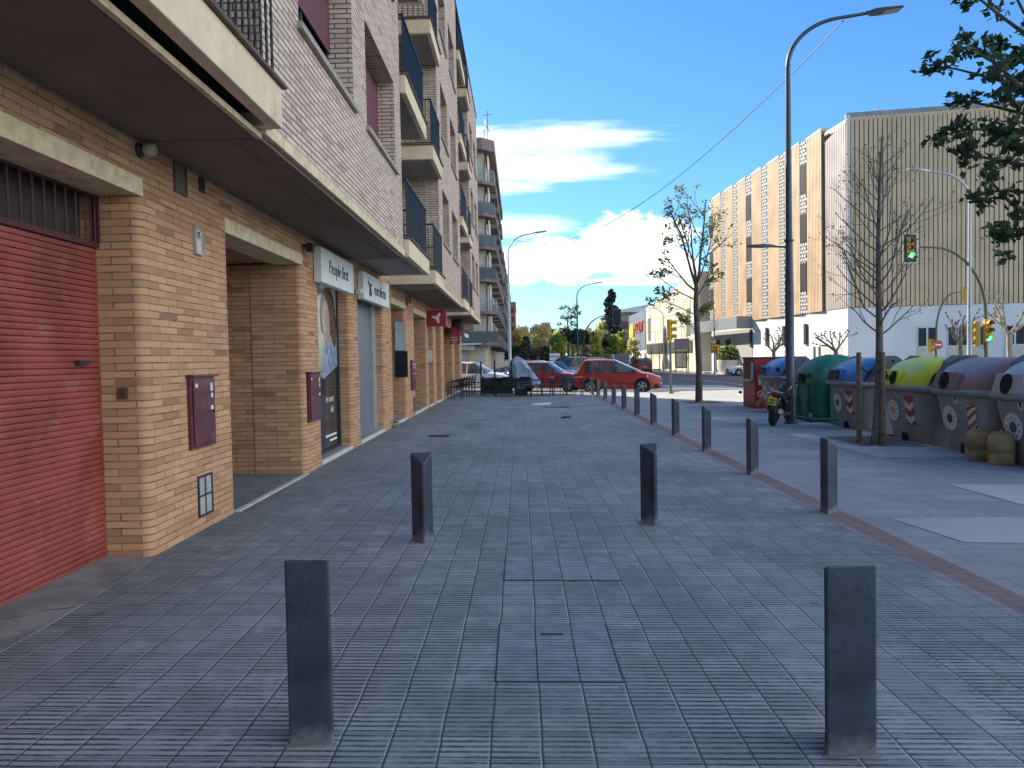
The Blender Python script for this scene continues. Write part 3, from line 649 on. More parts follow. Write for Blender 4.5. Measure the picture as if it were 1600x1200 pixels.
t = thing('intercom_panel', 'white and black intercom panel on the jamb of the flats entrance', 'intercom', (-2.95, 18.69, 1.15)); m = MB(); m.box(-.14,.14,-.02,0,.62,1.32); m.build('notice', mat('pale_panel', (.55,.57,.55), .4), t); m = MB(); m.box(-.15,.16,-.025,0,-.04,.6); m.build('button_panel', mat('black_panel', (.02,.023,.03), .25), t)
t = thing('wall_notice', 'white paper notice on a brick pier past the double meter cabinet', 'notice', (-3.0, 24.89, 1.55)); m = MB(); m.box(-.2,.1,-.01,0,-.1,.3); m.build('sheet', M_sticker, t)
M_redsign = mat('red_sign', (.36,.02,.035), .4, var=.06, scale=1)
t = thing('blade_sign', 'red projecting sign with a white three-pronged emblem', 'sign', (FX, 23.1, 2.54)); m = MB(); m.box(.02,.60,-.09,.09,0,.49); m.build('sign_box', M_redsign, t, bevel=.01)
m = MB(); m.box(0,.02,-.05,.05,.1,.4); m.build('bracket', M_frame, t)
arms = []
for ang in (170, -78+0, 62):
    a = R(ang); arms.append(a)
m = MB()
for a in arms:
    d = Vector((math.cos(a), math.sin(a))); n_ = Vector((-d.y, d.x))
    q = [Vector((.33,.26)) + d*.005 + n_*-.05, Vector((.33,.26)) + d*.17 + n_*-.028, Vector((.33,.26)) + d*.17 + n_*.028, Vector((.33,.26)) + d*.005 + n_*.05]
    m.poly3([(p.x, -.093 - .0004*arms.index(a), p.y) for p in q], (0,-1,0), .003)
m.build('emblem', M_sticker, t)
t = thing('blade_sign', 'small red projecting sign hung lower, before the last pier', 'sign', (FX, 30.4, 2.15)); m = MB(); m.box(.0,.42,-.05,.05,0,.40); m.build('sign_box', M_redsign, t); m = MB(); m.box(.05,.3,-.055,-.05,.24,.27); m.box(.05,.34,-.055,-.05,.14,.17); m.box(.12,.3,-.055,-.05,.05,.08); m.build('stripe', M_sticker, t)
t = thing('wall_banner', 'dark folded awning roll above the last shopfront', 'awning', (FX, 32.0, 2.55)); m = MB(); m.box(0,.45,-.6,.5,.0,.62); m.build('cloth_roll', mat('dark_cloth', (.03,.035,.05), .8), t, bevel=.12)
t = thing('shop_awning', 'small red and white awning at the end of the brick block', 'awning', (FX, 34.2, 2.5)); m = MB(); m.poly3([(0,-1,.42),(0,-1,.08),(.40,-1,.08),(.40,-1,.18)], (0,-1,0), -2.2); m.build('canopy', M_redsign, t); m = MB(); m.box(.401,.42,-1,1.2,.02,.17); m.build('valance', M_sticker, t)
t = thing('weed_tuft', 'small green weed growing at the foot of the brick pier', 'weed', (-2.78, 16.5, gz(-2.78)))
m = MB()
for k in range(40):
    p = Vector((random.gauss(0,.05), random.gauss(0,.12), random.uniform(.01,.12))); m.leaf(p, .06, 0, .5)
m.build('leaves', mat('weed_green', (.07,.12,.03), .7, var=.3), t)
# ------------------------------------------------------------------ buildings beyond
M_wall_w = mat('white_wall', (.66,.66,.64), .8, var=.06, scale=.4, dirt=((.5,.5,.47),.3,.25))
M_wall_c = mat('cream_wall', (.62,.57,.44), .85, var=.08, scale=.3)
M_clad = mat('tan_cladding', (.58,.42,.25), .55, .1, var=.12, scale=.5)
M_clad2 = mat('pinkish_cladding', (.44,.38,.325), .55, .1, var=.12, scale=.5)
M_groove = mat('cladding_groove', (.27,.19,.11), .8)
M_lattice_w = mat('lattice_white', (.56,.55,.52), .6); M_lattice_d = mat('lattice_back', (.24,.22,.19), .8)
M_trim = mat('pale_trim', (.66,.62,.52), .6)
M_conc = mat('concrete_grey', (.30,.30,.29), .85, var=.12, scale=.6)
M_dgrey = mat('dark_grey', (.03,.031,.034), .6, spec=.25)
# tan ribbed building
C0 = at(1325, 560, 56); C0 = Vector((C0.x, 56, 0)); C1p = at(1112, 560, 86); C1 = Vector((C1p.x, 86, 0))
zb, zt = 4.75, 18.6
gb = gz(24)
tb = thing('ribbed_building', 'tall tan building clad in vertical ribs above a white ground floor', 'building', (C0.x, C0.y, gb))
TB = tb.location
def tbb(mb, name, mt, parent=tb, **k): return mb.build(name, mt, parent, sub=TB, **k)
d1 = (C1 - C0).normalized(); n1 = Vector((d1.y, -d1.x, 0)) * -1           # facade along the avenue, outward normal
C2 = Vector((C0.x + 40, C0.y - 7.0, 0)); d2_ = (C2 - C0).normalized(); n2 = Vector((d2_.y, -d2_.x, 0))
m = MB()
Cb = C1 + Vector((60, 8, 0)); Cc = C2 + Vector((3, 40, 0))
m.prism([(C0.x,C0.y),(C2.x,C2.y),(Cc.x,Cc.y),(Cb.x,Cb.y),(C1.x,C1.y)], gb-.2, zb)
tbb(m, 'base_wall', M_wall_w)
def inset(p, q): return p + q
m = MB(); off = .25
poly = [C0 - n1*off - n2*off, C2 - n2*off, Cc, Cb, C1 - n1*off]
m.prism([(p.x,p.y) for p in poly], zb, zt-.1); tbb(m, 'backing_wall', M_groove)
m = MB(); poly2 = [C0, C2, Cc, Cb, C1]; m.prism([(p.x,p.y) for p in [C0 - n2*.1 - n1*.1, C2 - n2*.1, Cc, Cb, C1 - n1*.1]], zb-.12, zb); tbb(m, 'shadow_gap', M_dgrey)
# ribs on the face towards the camera
def rib(m, P, d, n, w, z0, z1, dep=.16, mt=0):
    a, b = P, P + d*w
    m.prism([(a.x,a.y),(b.x,b.y),((b-n*dep).x,(b-n*dep).y),((a-n*dep).x,(a-n*dep).y)] if (d.cross(-n)).z > 0 else [(b.x,b.y),(a.x,a.y),((a-n*dep).x,(a-n*dep).y),((b-n*dep).x,(b-n*dep).y)], z0, z1, mt, cap=False)
m = MB(); k = 0; s_ = .25
while s_ < 40:
    rib(m, C0 + d2_*s_, d2_, n2, .245, zb+.03, zt - .0 + .015*s_*.5, .10); s_ += .305 if int(s_/3.1) % 3 else .315
tbb(m, 'ribbed_cladding', M_clad)
m = MB(); rib(m, C0 - d2_*.05, d2_, n2, 40, zt, zt+.35, .5); tbb(m, 'parapet', M_conc)
m = MB(); rib(m, C0 - d2_*.02 + n2*.02, d2_, n2, .22, zb+.02, zt+.2, .3); tbb(m, 'corner_trim', M_trim)
# pleated avenue facade
L = (C1 - C0).length
def q(px):                                     # distance along the facade under a pixel column
    w = ray(px, 500); A = Matrix(((w.x, -d1.x), (w.y, -d1.y))).inverted() @ Vector((C0.x, C0.y)); return A[1]
edges = [1289,1263.5,1255,1229,1223,1202,1195,1177,1170.5,1155,1150,1135,1131,1117,1113]
m = MB(); mp = MB(); s0_ = q(1289); s_ = .15
while s_ < s0_ - .2:
    rib(mp, C0 + d1*s_ + n1*.05, d1, n1, .20, zb+.03, zt-.9+ .7*(1-s_/s0_)); s_ += .27
tbb(mp, 'corner_panel', M_clad2)
m = MB(); rib(m, C0 + d1*.1 + n1*.06, d1, n1, s0_-.15, zt-.35, zt-.1, .25); tbb(m, 'panel_coping', M_trim)
for k in range(0, 14, 2):
    a, b = q(edges[k]), q(edges[k+1]); c = q(edges[k+2]) if k+2 < len(edges) else b
    m = MB(); s_ = a; nn = max(6, int((b-a)/.26))
    P0 = C0 + d1*a + n1*.26; P1 = C0 + d1*b + n1*.12                       # each pleat swings out from the wall
    dd = (P1-P0).normalized(); n3 = Vector((dd.y,-dd.x,0))*-1; LL = (P1-P0).length
    for j in range(nn): rib(m, P0 + dd*(LL*j/nn), dd, n3, LL/nn*.72, zb-.0, zt+.1, .12)
    m.prism([((P0-n3*.08).x,(P0-n3*.08).y),((P0-n3*.5).x,(P0-n3*.5).y),((P1-n3*.5).x,(P1-n3*.5).y),((P1-n3*.08).x,(P1-n3*.08).y)][::1], zb, zt+.1, 1)
    mm = tbb(m, 'pleated_panel', [M_clad, M_groove])
    m = MB(); rib(m, P0 + n3*.03, dd, n3, LL, zt+.1, zt+.3, .6); tbb(m, 'coping', M_trim, mm)
    # white lattice strip between the pleats, faces the camera
    if k+2 < len(edges):
        Q0 = C0 + d1*b + n1*.10; Q1 = C0 + d1*c + n1*.24; de = (Q1-Q0).normalized(); ne = Vector((de.y,-de.x,0))*-1; LE = (Q1-Q0).length
        m = MB(); m.prism([((Q0-ne*.1).x,(Q0-ne*.1).y),((Q0-ne*.4).x,(Q0-ne*.4).y),((Q1-ne*.4).x,(Q1-ne*.4).y),((Q1-ne*.1).x,(Q1-ne*.1).y)], zb, zt+.2)
        ls = tbb(m, 'lattice_strip', M_lattice_d)
        m = MB(); nz_ = 46; hz = (zt+.2-zb)/nz_
        for j in range(nz_):
            for i2 in range(3):
                u0 = LE*(i2+.5*(j % 2))/3; c0 = Q0 + de*u0; z_ = zb + hz*j
                pts = [(c0 + de*-.02, z_+hz*.5), (c0 + de*(LE/6), z_ - hz*.1), (c0 + de*(LE/3+.02), z_+hz*.5), (c0 + de*(LE/6), z_+hz*1.1)]
                m.face([(p.x + ne.x*.0, p.y + ne.y*.0, z) for p, z in pts])
        tbb(m, 'lattice', M_lattice_w, ls)
        if k in (0, 6, 12):
            for zz in (6.6, 10.6, 14.6):
                m = MB(); rib(m, Q0 + de*.03 + ne*.03, de, ne, LE*.92, zz, zz+2.3, .12); tbb(m, 'window', M_dgrey)
        m = MB(); rib(m, Q0 + de*.0 + ne*.02 - n1*.4, d1, n1, max(.5, (c-b)*.9), gb, zb-.13, .1); rec = tbb(m, 'recess', M_conc)
        if k < 8:
            m = MB(); rib(m, C0 + d1*(b+.15) + n1*.16, d1, n1, .45, 2.2, 3.9, .1); tbb(m, 'slot_window', M_dgrey, rec)
# ground floor details: little hatches near the corner, double doors on the camera side
m = MB()
for px in (1274, 1282):
    rib(m, C0 + d1*q(px) + n1*.02, d1, n1, .35, .5, 2.0, .1); 
tbb(m, 'slot_window', M_dgrey)
for px in (1292, 1310):
    m = MB(); rib(m, C0 + d1*q(px+6) + n1*.02, d1, n1, 1.0, gb, 1.9, .1); tbb(m, 'service_hatch', mat('hatch_cream', (.5,.48,.36), .7))
M_door = mat('pale_door', (.50,.49,.44), .6); M_warn = mat('warning_yellow', (.75,.5,.05), .5)
def q2(px):
    w = ray(px, 540); A = Matrix(((w.x, -d2_.x), (w.y, -d2_.y))).inverted() @ Vector((C0.x, C0.y)); return A[1]
for (p0, p1, nd) in ((1433,1464,2),(1480,1513,2),(1516,1544,2),(1569,1602,2),(1606,1640,2)):
    a, b = q2(p0), q2(p1); w = (b-a)/nd
    m = MB(); rib(m, C0 + d2_*a + n2*.03, d2_, n2, b-a, gb, 3.25, .1); db = tbb(m, 'door_frame', M_alu)
    for j in range(nd):
        m = MB(); rib(m, C0 + d2_*(a+w*j+.06) + n2*.05, d2_, n2, w-.1, gb, 1.75, .05); dl = tbb(m, 'door_leaf', M_door, db)
        m = MB(); rib(m, C0 + d2_*(a+w*j+.08) + n2*.05, d2_, n2, w-.14, 1.85, 3.15, .05); tbb(m, 'glazing', M_dgrey, db)
        m = MB(); P = C0 + d2_*(a+w*(j+.5)) + n2*.06; m.poly3([P + d2_*-.16 + Vector((0,0,1.2)), P + d2_*.16 + Vector((0,0,1.2)), P + Vector((0,0,1.5))], n2, .008); tbb(m, 'warning_triangle', M_warn, db)
# entrance canopy, curved planter wing
a, b = q(1176), q(1112)
m = MB(); rib(m, C0 + d1*a + n1*1.6, d1, n1, b-a+3, 4.0, 5.2, 2.0); tbb(m, 'entrance_canopy', mat('canopy_grey', (.24,.26,.27), .5, var=.1))
m = MB(); rib(m, C0 + d1*(a+.1) + n1*.05, d1, n1, b-a-1, gb, 4.0, .2); tbb(m, 'entrance_wall', mat('entrance_beige', (.36,.34,.28), .8))
for px in (1142, 1125):
    m = MB(); rib(m, C0 + d1*q(px) + n1*.1, d1, n1, 1.4, gb, 3.1, .1); tbb(m, 'entrance_door', M_dgrey)
Pp = gpt(1143, 79)
t = thing('planter', 'cream curved concrete planter wing at the tan building entrance', 'planter', (Pp.x, Pp.y, gz(Pp.x)))
m = MB(); m.lathe([(1.25,0),(1.45,.4),(1.5,1.35),(1.3,1.35),(1.25,1.1),(.01,1.1)], 24); m.build('bowl', M_trim, t, smooth=True)
m = MB(); m.poly3([(1.3,.6,0),(3.2,.6,0),(2.4,.6,1.2),(1.6,.6,2.4),(1.1,.6,3.1),(.6,.6,3.2),(.7,.6,2.8),(1.15,.6,2.0),(1.35,.6,1.0)], (0,-1,0), -.5); m.build('wing', M_trim, t)
M_lf = [leafmat('leaf_green', (.15,.24,.06), .5), leafmat('leaf_dark', (.045,.075,.03), .3), leafmat('leaf_lime', (.50,.56,.10), .62),
        leafmat('leaf_yellow', (.66,.60,.26), .6), leafmat('leaf_orange', (.66,.50,.25), .6), leafmat('leaf_conifer', (.05,.075,.065), .25), leafmat('leaf_russet', (.26,.16,.12), .4)]
LG, LD, LL_, LY, LO, LC, LR = range(7)
M_bark = mat('bark', (.10,.075,.055), .9, var=.35, scale=6, bump=.6, bscale=40); M_barkp = mat('pale_bark', (.30,.26,.19), .9, var=.35, scale=6, bump=.5, bscale=30); M_barkg = mat('grey_bark', (.13,.11,.095), .9, var=.3, scale=9, bump=.6, bscale=50)
t = thing('shrub', 'round green shrub growing in the cream planter', 'shrub', (Pp.x, Pp.y, gz(Pp.x) + 1.1)); m = MB()
for k in range(900):
    v = Vector((random.gauss(0,1), random.gauss(0,1), random.gauss(0,1))).normalized() * random.uniform(.5,1) ; m.leaf((v.x*1.5, v.y*1.4, .8 + v.z*1.1), .34, random.choice((0,0,1)), .6)
m.build('foliage', [M_lf[LG], M_lf[LD]], t)
t = thing('roof_antenna', 'thin television aerial on the roof of the tan ribbed building', 'antenna', (at(1370,150,60).x, 60, zt)); m = MB(); m.tube([(0,0,-.2),(0,0,1.9)], .03, 6); m.build('mast', M_alu, t); m = MB(); m.tube([(-.9,0,1.6),(.3,0,1.75)], .025, 5)
for k in range(5): m.tube([(-.8+.24*k,-.35,1.61+.03*k),(-.8+.24*k,.35,1.61+.03*k)], .015, 4)
m.tube([(.2,0,1.35),(.2,0,2.1)], .02, 4); m.build('yagi', M_alu, t)
# cream shopping building with the sign
A0 = at(1093, 560, 88); A1 = at(1010, 560, 118); A2 = at(984, 560, 142)
sbx = thing('cream_building', 'cream panelled building with a blue-grey sign wall behind the young street tree', 'building', (A0.x, 88, gz(A0.x)))
SB = sbx.location
def sbb(mb, n, mt, par=sbx): return mb.build(n, mt, par, sub=SB)
ds = Vector((A1.x-A0.x, 30, 0)).normalized(); ns = Vector((-ds.y, ds.x, 0))
m = MB(); top = {0: at(1093,424,88).z, 1: at(1010,481,118).z, 2: at(984,492,142).z}
m.prism([(A0.x,88),(A0.x+30,88),(A1.x+30,118),(A1.x,118)], SB.z-.2, lambda x, y: top[0] + (top[1]-top[0])*(y-88)/30); sbb(m, 'cream_wall', M_wall_c)
m = MB()
pn = [mat('panel_white', (.7,.69,.62), .7), mat('panel_mint', (.55,.60,.50), .7), mat('panel_sand', (.58,.52,.36), .7)]
for i in range(9):
    for j in range(4):
        s_ = .3 + i*3.3; z0 = 3.4 + j*1.7
        if random.random() < .62:
            P = Vector((A0.x,88,0)) + ds*s_ + ns*.04; mm = random.randint(0,2)
            Q = P + ds*3.2; ztop = min(z0+1.6, top[0] + (top[1]-top[0])*(Q.y-88)/30 - .1)
            if ztop > z0: m.face([(P.x,P.y,z0),(P.x,P.y,ztop),(Q.x,Q.y,ztop),(Q.x,Q.y,z0)], mm)
sbb(m, 'facade_panels', pn)
for px in (1079, 1017):
    s_ = (at(px,560,1).x and 0)
    w = ray(px, 520); A = Matrix(((w.x, -ds.x), (w.y, -ds.y))).inverted() @ Vector((A0.x, 88.0)); P = Vector((A0.x,88,0)) + ds*A[1] + ns*.1; Q = P + ds*1.5
    m = MB(); m.prism([(P.x,P.y),(P.x+.3,P.y),(Q.x+.3,Q.y),(Q.x,Q.y)], 3.9, 7.2); sbb(m, 'slot_window', mat('slot_olive', (.16,.15,.09), .5))
P = Vector((A0.x,88,0)) + ds*3 + ns*.15; Q = Vector((A0.x,88,0)) + ds*29 + ns*.15
m = MB(); m.prism([(P.x,P.y),(P.x+.3,P.y),(Q.x+.3,Q.y),(Q.x,Q.y)], 1.9, 3.3); sbb(m, 'glazed_band', mat('band_glass', (.13,.14,.13), .2))
m = MB(); m.prism([(A1.x,118.02),(A1.x+20,118.02),(A2.x+20,142),(A2.x,142)], SB.z-.2, 2.6); sbb(m, 'white_base', M_wall_w)
m = MB(); m.prism([(A1.x-.1,118.02),(A1.x+20,118.02),(A2.x+20,142),(A2.x-.1,142)], 2.6, lambda x, y: top[1]-.25 + (top[2]-top[1])*(y-118)/24); sbb(m, 'sign_wall', mat('blue_grey_panel', (.17,.215,.27), .5, var=.08, scale=.2))
dS = Vector((A2.x-A1.x, 24, 0)).normalized(); nS = Vector((-dS.y, dS.x, 0))
sg = thing('facade_sign', 'yellow disc and orange-red lettering on the blue-grey wall', 'sign', (A1.x, 118, 5.5))
def onS(s, z): 
    P = Vector((A1.x-.1, 118.02, 0)) + dS*s + nS*.06; return Vector((P.x, P.y, z)) - sg.location
m = MB(); m.lathe([(1.0,0),(1.0,.15),(.001,.16)], 24, M=Matrix.Identity(4) @ frame(onS(18.2, 5.85), -dS, (0,0,1)) @ Matrix.Diagonal((3.4,1.5,1,1))); m.build('disc', mat('sign_yellow', (.8,.55,.05), .5), sg)
text('lettering', 'ESCLAT', 2.6, mat('sign_orange', (.75,.13,.04), .5), sg, frame(onS(7.6, 6.2), -dS, (0,0,1)), 1.25, .08)
# banded wing behind
W0 = at(961, 560, 150); W1 = at(987, 560, 150)
wg = thing('banded_building', 'low building with dark red bands beyond the dark conifer', 'building', (W0.x, 150, gz(W0.x)))
WG = wg.location
m = MB(); m.box(W0.x, W1.x+10, 150, 175, WG.z-.2, 10.2); m.build('wall', mat('wall_olive', (.28,.26,.18), .8), wg, sub=WG)
for z0, z1, mt in ((6.9,8.5,mat('band_red',(.17,.06,.06),.7)),(3.4,5.1,MATS['band_red']),(5.1,6.9,mat('band_glass2',(.22,.25,.22),.3)),(8.5,9.6,mat('band_window',(.30,.27,.19),.4))):
    m = MB(); m.box(W0.x-.05, W1.x+9, 149.85, 150, z0, z1); m.build('band', mt, wg, sub=WG)
m = MB(); m.prism([(W0.x-.6,149),(W1.x+10,149),(W1.x+10,176),(W0.x-.6,176)], 10.2, lambda x,y: 10.5 + .18*(x-W0.x)); m.build('roof', M_wall_w, wg, sub=WG)
# far apartment block with windows
P0 = at(832, 560, 360); P1 = at(872, 560, 360)
fb = thing('distant_block', 'pale apartment block far down the street above orange trees', 'building', (P0.x, 360, -.3)); FB = fb.location
for (a, b, h) in ((0,.38,16.5),(.38,.72,18.5),(.72,1.0,15.5)):
    m = MB(); m.box(P0.x+(P1.x-P0.x)*a, P0.x+(P1.x-P0.x)*b, 360 + a*6, 380, -.3, h); m.build('wall', mat('distant_wall%d' % int(a*10), (.36-.1*a,.30-.1*a,.25-.08*a), .9, var=.05), fb, sub=FB)
    x = P0.x+(P1.x-P0.x)*a + .5
    while x < P0.x+(P1.x-P0.x)*b - 1.0:
        for k in range(5):
            if 2+2.9*k+1.5 < h: m = MB(); m.box(x, x+.9, 359.9 + a*6, 360+a*6, 2+2.9*k, 3.5+2.9*k); m.build('window', M_dgrey, fb, sub=FB)
        x += 2.1
# ---- long block beyond the cross street on the left
lb = thing('balcony_block', 'eight-storey cream and brick block with wrap-round balconies beyond the cross street', 'apartment building', (-3.2, 66, 0)); LB = lb.location
def lbb(mb, n, mt, par=lb, **k): return mb.build(n, mt, par, sub=LB, **k)
M_brf = brick('far_brick', (.36,.22,.15), (.28,.17,.11), (.16,.09,.06), (.30,.26,.2), w=.5, h=.12)
M_slabb = mat('slab_brown', (.20,.15,.13), .85, var=.1); M_curt = mat('cream_panel', (.55,.48,.35), .8, var=.06)
M_tealr = mat('teal_railing', (.13,.165,.175), .5, .2); M_greyr = mat('pale_railing', (.40,.40,.41), .6, .1); M_bluer = mat('blue_railing', (.18,.20,.23), .5, .1)
m = MB(); m.prism([(-30,67.4),(-3.1,67.4),(-2.9,67.6),(-2.9,100),(-30,100)], -.2, 20.6); lbb(m, 'wall', M_curt)
m = MB(); m.prism([(-30,66.2),(-3.0,66.2),(-1.95,67.3),(-1.95,100),(-30,100)], 19.75, 20.75); m.box(-30,-4.6,68,100,20.75,22.2); lbb(m, 'roof', M_slabb)
m = MB(); m.prism([(-30,66.6),(-4.6,66.6),(-4.6,67.4),(-30,67.4)], -.2, 3.0); lbb(m, 'shop_wall', mat('stone_cladding', (.36,.33,.27), .8, var=.2, scale=1.2))
fz = [2.95, 5.72, 8.55, 11.4, 14.25, 17.05, 19.9]
for i, z in enumerate(fz):
    if i == 6: break
    m = MB(); m.prism([(-14,66.2),(-3.0,66.2),(-1.95,67.3),(-1.95,70.5),(-2.895,70.5),(-2.895,67.45),(-14,67.45)], z-.26, z)
    b_ = lbb(m, 'balcony', M_slabb)
    mt = (M_tealr, M_greyr, M_tealr, M_bluer, M_bluer, M_greyr)[i]
    m = MB(); pts = [Vector((-14,66.28,0)), Vector((-3.05,66.28,0)), Vector((-2.03,67.34,0)), Vector((-2.03,70.4,0))]
    for a, b in zip(pts, pts[1:]):
        n = max(2, int((b-a).length/.14)); 
        for k in range(n): 
            p = a + (b-a)*(k/n); m.box(p.x-.02,p.x+.02,p.y-.02,p.y+.02,z,z+1.0)
        m.tube([a + Vector((0,0,z+1.02)), b + Vector((0,0,z+1.02))], .03, 4)
        if i not in (1, 5): 
            dd_ = (b-a).normalized(); nn_ = Vector((dd_.y,-dd_.x,0)); a2, b2 = a - nn_*.05, b - nn_*.05
            m.prism([(a2.x,a2.y),(b2.x,b2.y),((b2-nn_*.02).x,(b2-nn_*.02).y),((a2-nn_*.02).x,(a2-nn_*.02).y)], z+.1, z+.95)
    lbb(m, 'railing', mt, b_)
    m = MB(); m.box(-6.0,-4.15,67.28,67.398,z,z+2.0); lbb(m, 'brick_panel', M_brf)
    m = MB(); m.box(-6.2,-3.95,67.1,67.398,z+2.0,z+2.5); lbb(m, 'awning_box', mat('box_pale', (.60,.54,.42), .7))
    m = MB(); m.box(-10.5,-8.2,67.3,67.4,z,z+2.2); lbb(m, 'window', M_dgrey)
    m = MB(); m.box(-2.6,-2.5,67.2,69.6,z,z+2.4); lbb(m, 'dividing_screen', M_wall_w, b_)
for j in range(4):
    y0 = 72.5 + j*7
    for i in range(6):
        z = fz[i] + (.0 if j % 2 == 0 else .0)
        m = MB(); m.box(-2.9,-1.95,y0,y0+4.2,z-.26,z); m.box(-2.05,-1.97,y0,y0+4.2,z,z+1.0); m.box(-2.9,-2.05,y0,y0+.06,z,z+1.0); lbb(m, 'balcony', mat('balcony_grey', (.17,.15,.145), .8, var=.15))
        m = MB(); m.box(-2.92,-2.86,y0+.6,y0+3.4,z,z+2.1); lbb(m, 'window', M_dgrey)
m = MB(); m.box(-8,-4.0,66.0,66.58,2.35,2.75); lbb(m, 'shop_fascia', M_trim)
m = MB(); m.box(-14,-3.4,65.2,66.55,2.78,2.9); lbb(m, 'shop_awning', M_wall_w)
m = MB(); m.box(-7.3,-5.4,66.5,66.6,0,2.2); sfw = lbb(m, 'shop_door', M_dgrey); m = MB(); m.box(-7.1,-5.7,66.44,66.5,1.5,2.1); lbb(m, 'shop_poster', M_warn, sfw)
m = MB(); m.box(-7.1,-5.7,66.44,66.5,.0,.7); lbb(m, 'lower_panel', M_alu, sfw)
for j in range(4):
    m = MB(); m.box(-2.9,-1.7,74+6*j,78+6*j,2.4,2.6); lbb(m, 'canopy', M_dgrey)
t = thing('satellite_dish', 'white satellite dish on the roof of the balcony block', 'satellite dish', (at(757,225,68).x, 68, 21.0)); m = MB(); m.tube([(0,0,0),(0,0,1.0)], .05, 6); m.build('mast', M_alu, t)
m = MB(); m.lathe([(.01,0),(.35,.05),(.62,.19),(.64,.2),(.35,.075),(.01,.02)], 20, M=frame((.1,-.1,1.2),(0.2,1,0),(-.35,0,1)) @ Matrix.Rotation(0,4,'X')); m.build('dish', M_wall_w, t, smooth=True)
m = MB(); m.tube([(.3,0,0),(.3,0,2.6)], .03, 5); m.tube([(-.1,0,2.2),(.7,0,2.3)], .02, 4); m.build('aerial', M_dgrey, t)
l2 = thing('terrace_block', 'long pale block with stacked grey balconies further down the street', 'apartment building', (-3.0, 100.1, 0)); L2 = l2.location
m = MB(); m.box(-28,-3.1,100.1,185,-.2,17.2); m.build('wall', mat('wall_pale2', (.48,.45,.40), .85, var=.06), l2, sub=L2); m = MB(); m.box(-28,-2.9,100.1,185,17.2,17.5); m.build('roof', M_conc, l2, sub=L2)
for j in range(9):
    y0 = 102 + j*9.2
    for i in range(6):
        z = 2.9 + 2.5*i
        m = MB(); m.box(-3.1,-2.0,y0 + (3.5 if i % 2 else 0),y0+4.6+ (3.5 if i % 2 else 0),z-.25,z+.95); m.build('balcony', MATS['balcony_grey'], l2, sub=L2)
        m = MB(); m.box(-3.14,-3.05,y0+(3.9 if i % 2 else .4),y0+4.0+(3.5 if i % 2 else 0),z+.95,z+2.1); m.build('window', M_dgrey, l2, sub=L2)
l3 = thing('red_block', 'dark red brick block at the far end of the left side', 'apartment building', (-4, 186, 0)); m = MB(); m.box(-20,-1.2,215,260,-.3,17.2); m.build('wall', mat('red_wall', (.25,.09,.06), .9, var=.1, scale=.3), l3, sub=l3.location); m = MB(); m.box(-20.2,-1.0,214.8,260.2,17.2,17.6); m.build('roof', M_slabb, l3, sub=l3.location)
for i in range(6):
    m = MB(); m.box(-2.6,-1.6,214.9,215.0,1.5+2.6*i,2.9+2.6*i); m.build('window', M_dgrey, l3, sub=l3.location)
# ------------------------------------------------------------------ bollards
M_boll = mat('bollard_iron', (.042,.052,.072), .5, .15, var=.35, scale=5, bump=.25, bscale=35, dirt=((.12,.125,.13), .5, 4))
wt = M_boll.node_tree; wp = wt.nodes['Principled BSDF']; WN = NT.__new__(NT); WN.t = wt; WN.p = wp; wco = WN.coord('Object')
wz = WN.xyz(wco)[2]; wsrc = wp.inputs['Base Color'].links[0].from_socket
ww = WN.smooth(WN.math('ADD', wz, WN.math('MULTIPLY', WN.noise(wco, 14, 4), -.14)), .03, -.06)
wchip = WN.smooth(WN.noise(WN.scaled(wco, (1,1,.35)), 26, 6, .7), .66, .72)
wcol = WN.mix(WN.math('MULTIPLY', ww, .7), wsrc, (.24, .24, .23, 1)); wcol = WN.mix(WN.math('MULTIPLY', wchip, .8), wcol, (.012, .013, .015, 1)); WN.link(wcol, wp.inputs['Base Color'])
M_mortar = mat('mortar', (.17,.17,.165), .9, var=.3, scale=20, bump=.4)
bt = thing('bollard', 'dark iron bollard with its flat face to camera, nearest on the left', 'bollard', (-.848, 2.90, gz(-.848)), R(-1), 'triangular iron bollards')
m = MB(); wv, dp = .088, .135
tri = [(-wv,0),(wv,0),(wv,.012),(.014,dp),(-.014,dp),(-wv,.012)]
m.prism(tri, -.12, lambda x, y: .735 - .075*y/dp); m.build('post', M_boll, bt, bevel=.010)
m = MB(); m.prism([(x*1.15, (y-.04)*1.2+.04) for x, y in tri], -.05, .006); m.build('mortar_collar', M_mortar, bt, bevel=.004)
dup(bt, (1.235, 2.84, gz(1.235)), R(1.5), 'dark iron bollard with its flat face to camera, nearest on the right', (1.12,1.12,1.0))
dup(bt, (-.845, 6.27, gz(-.845)), R(180+14), 'dark iron bollard with its edge to camera, behind the nearest left bollard')
dup(bt, (1.16, 6.95, gz(1.16)), R(180+20), 'dark iron bollard with its edge to camera, behind the nearest right bollard')
ords = ['nearest', 'second', 'third', 'fourth', 'fifth', 'sixth', 'seventh', 'eighth', 'ninth', 'tenth', 'farthest']
for k in range(11):
    y = 7.42 + 2.455*k
    dup(bt, (2.955, y, gz(2.955)), R(-90 + random.uniform(-3,3)), '%s bollard from camera in the long row along the red paver strip' % ords[k])
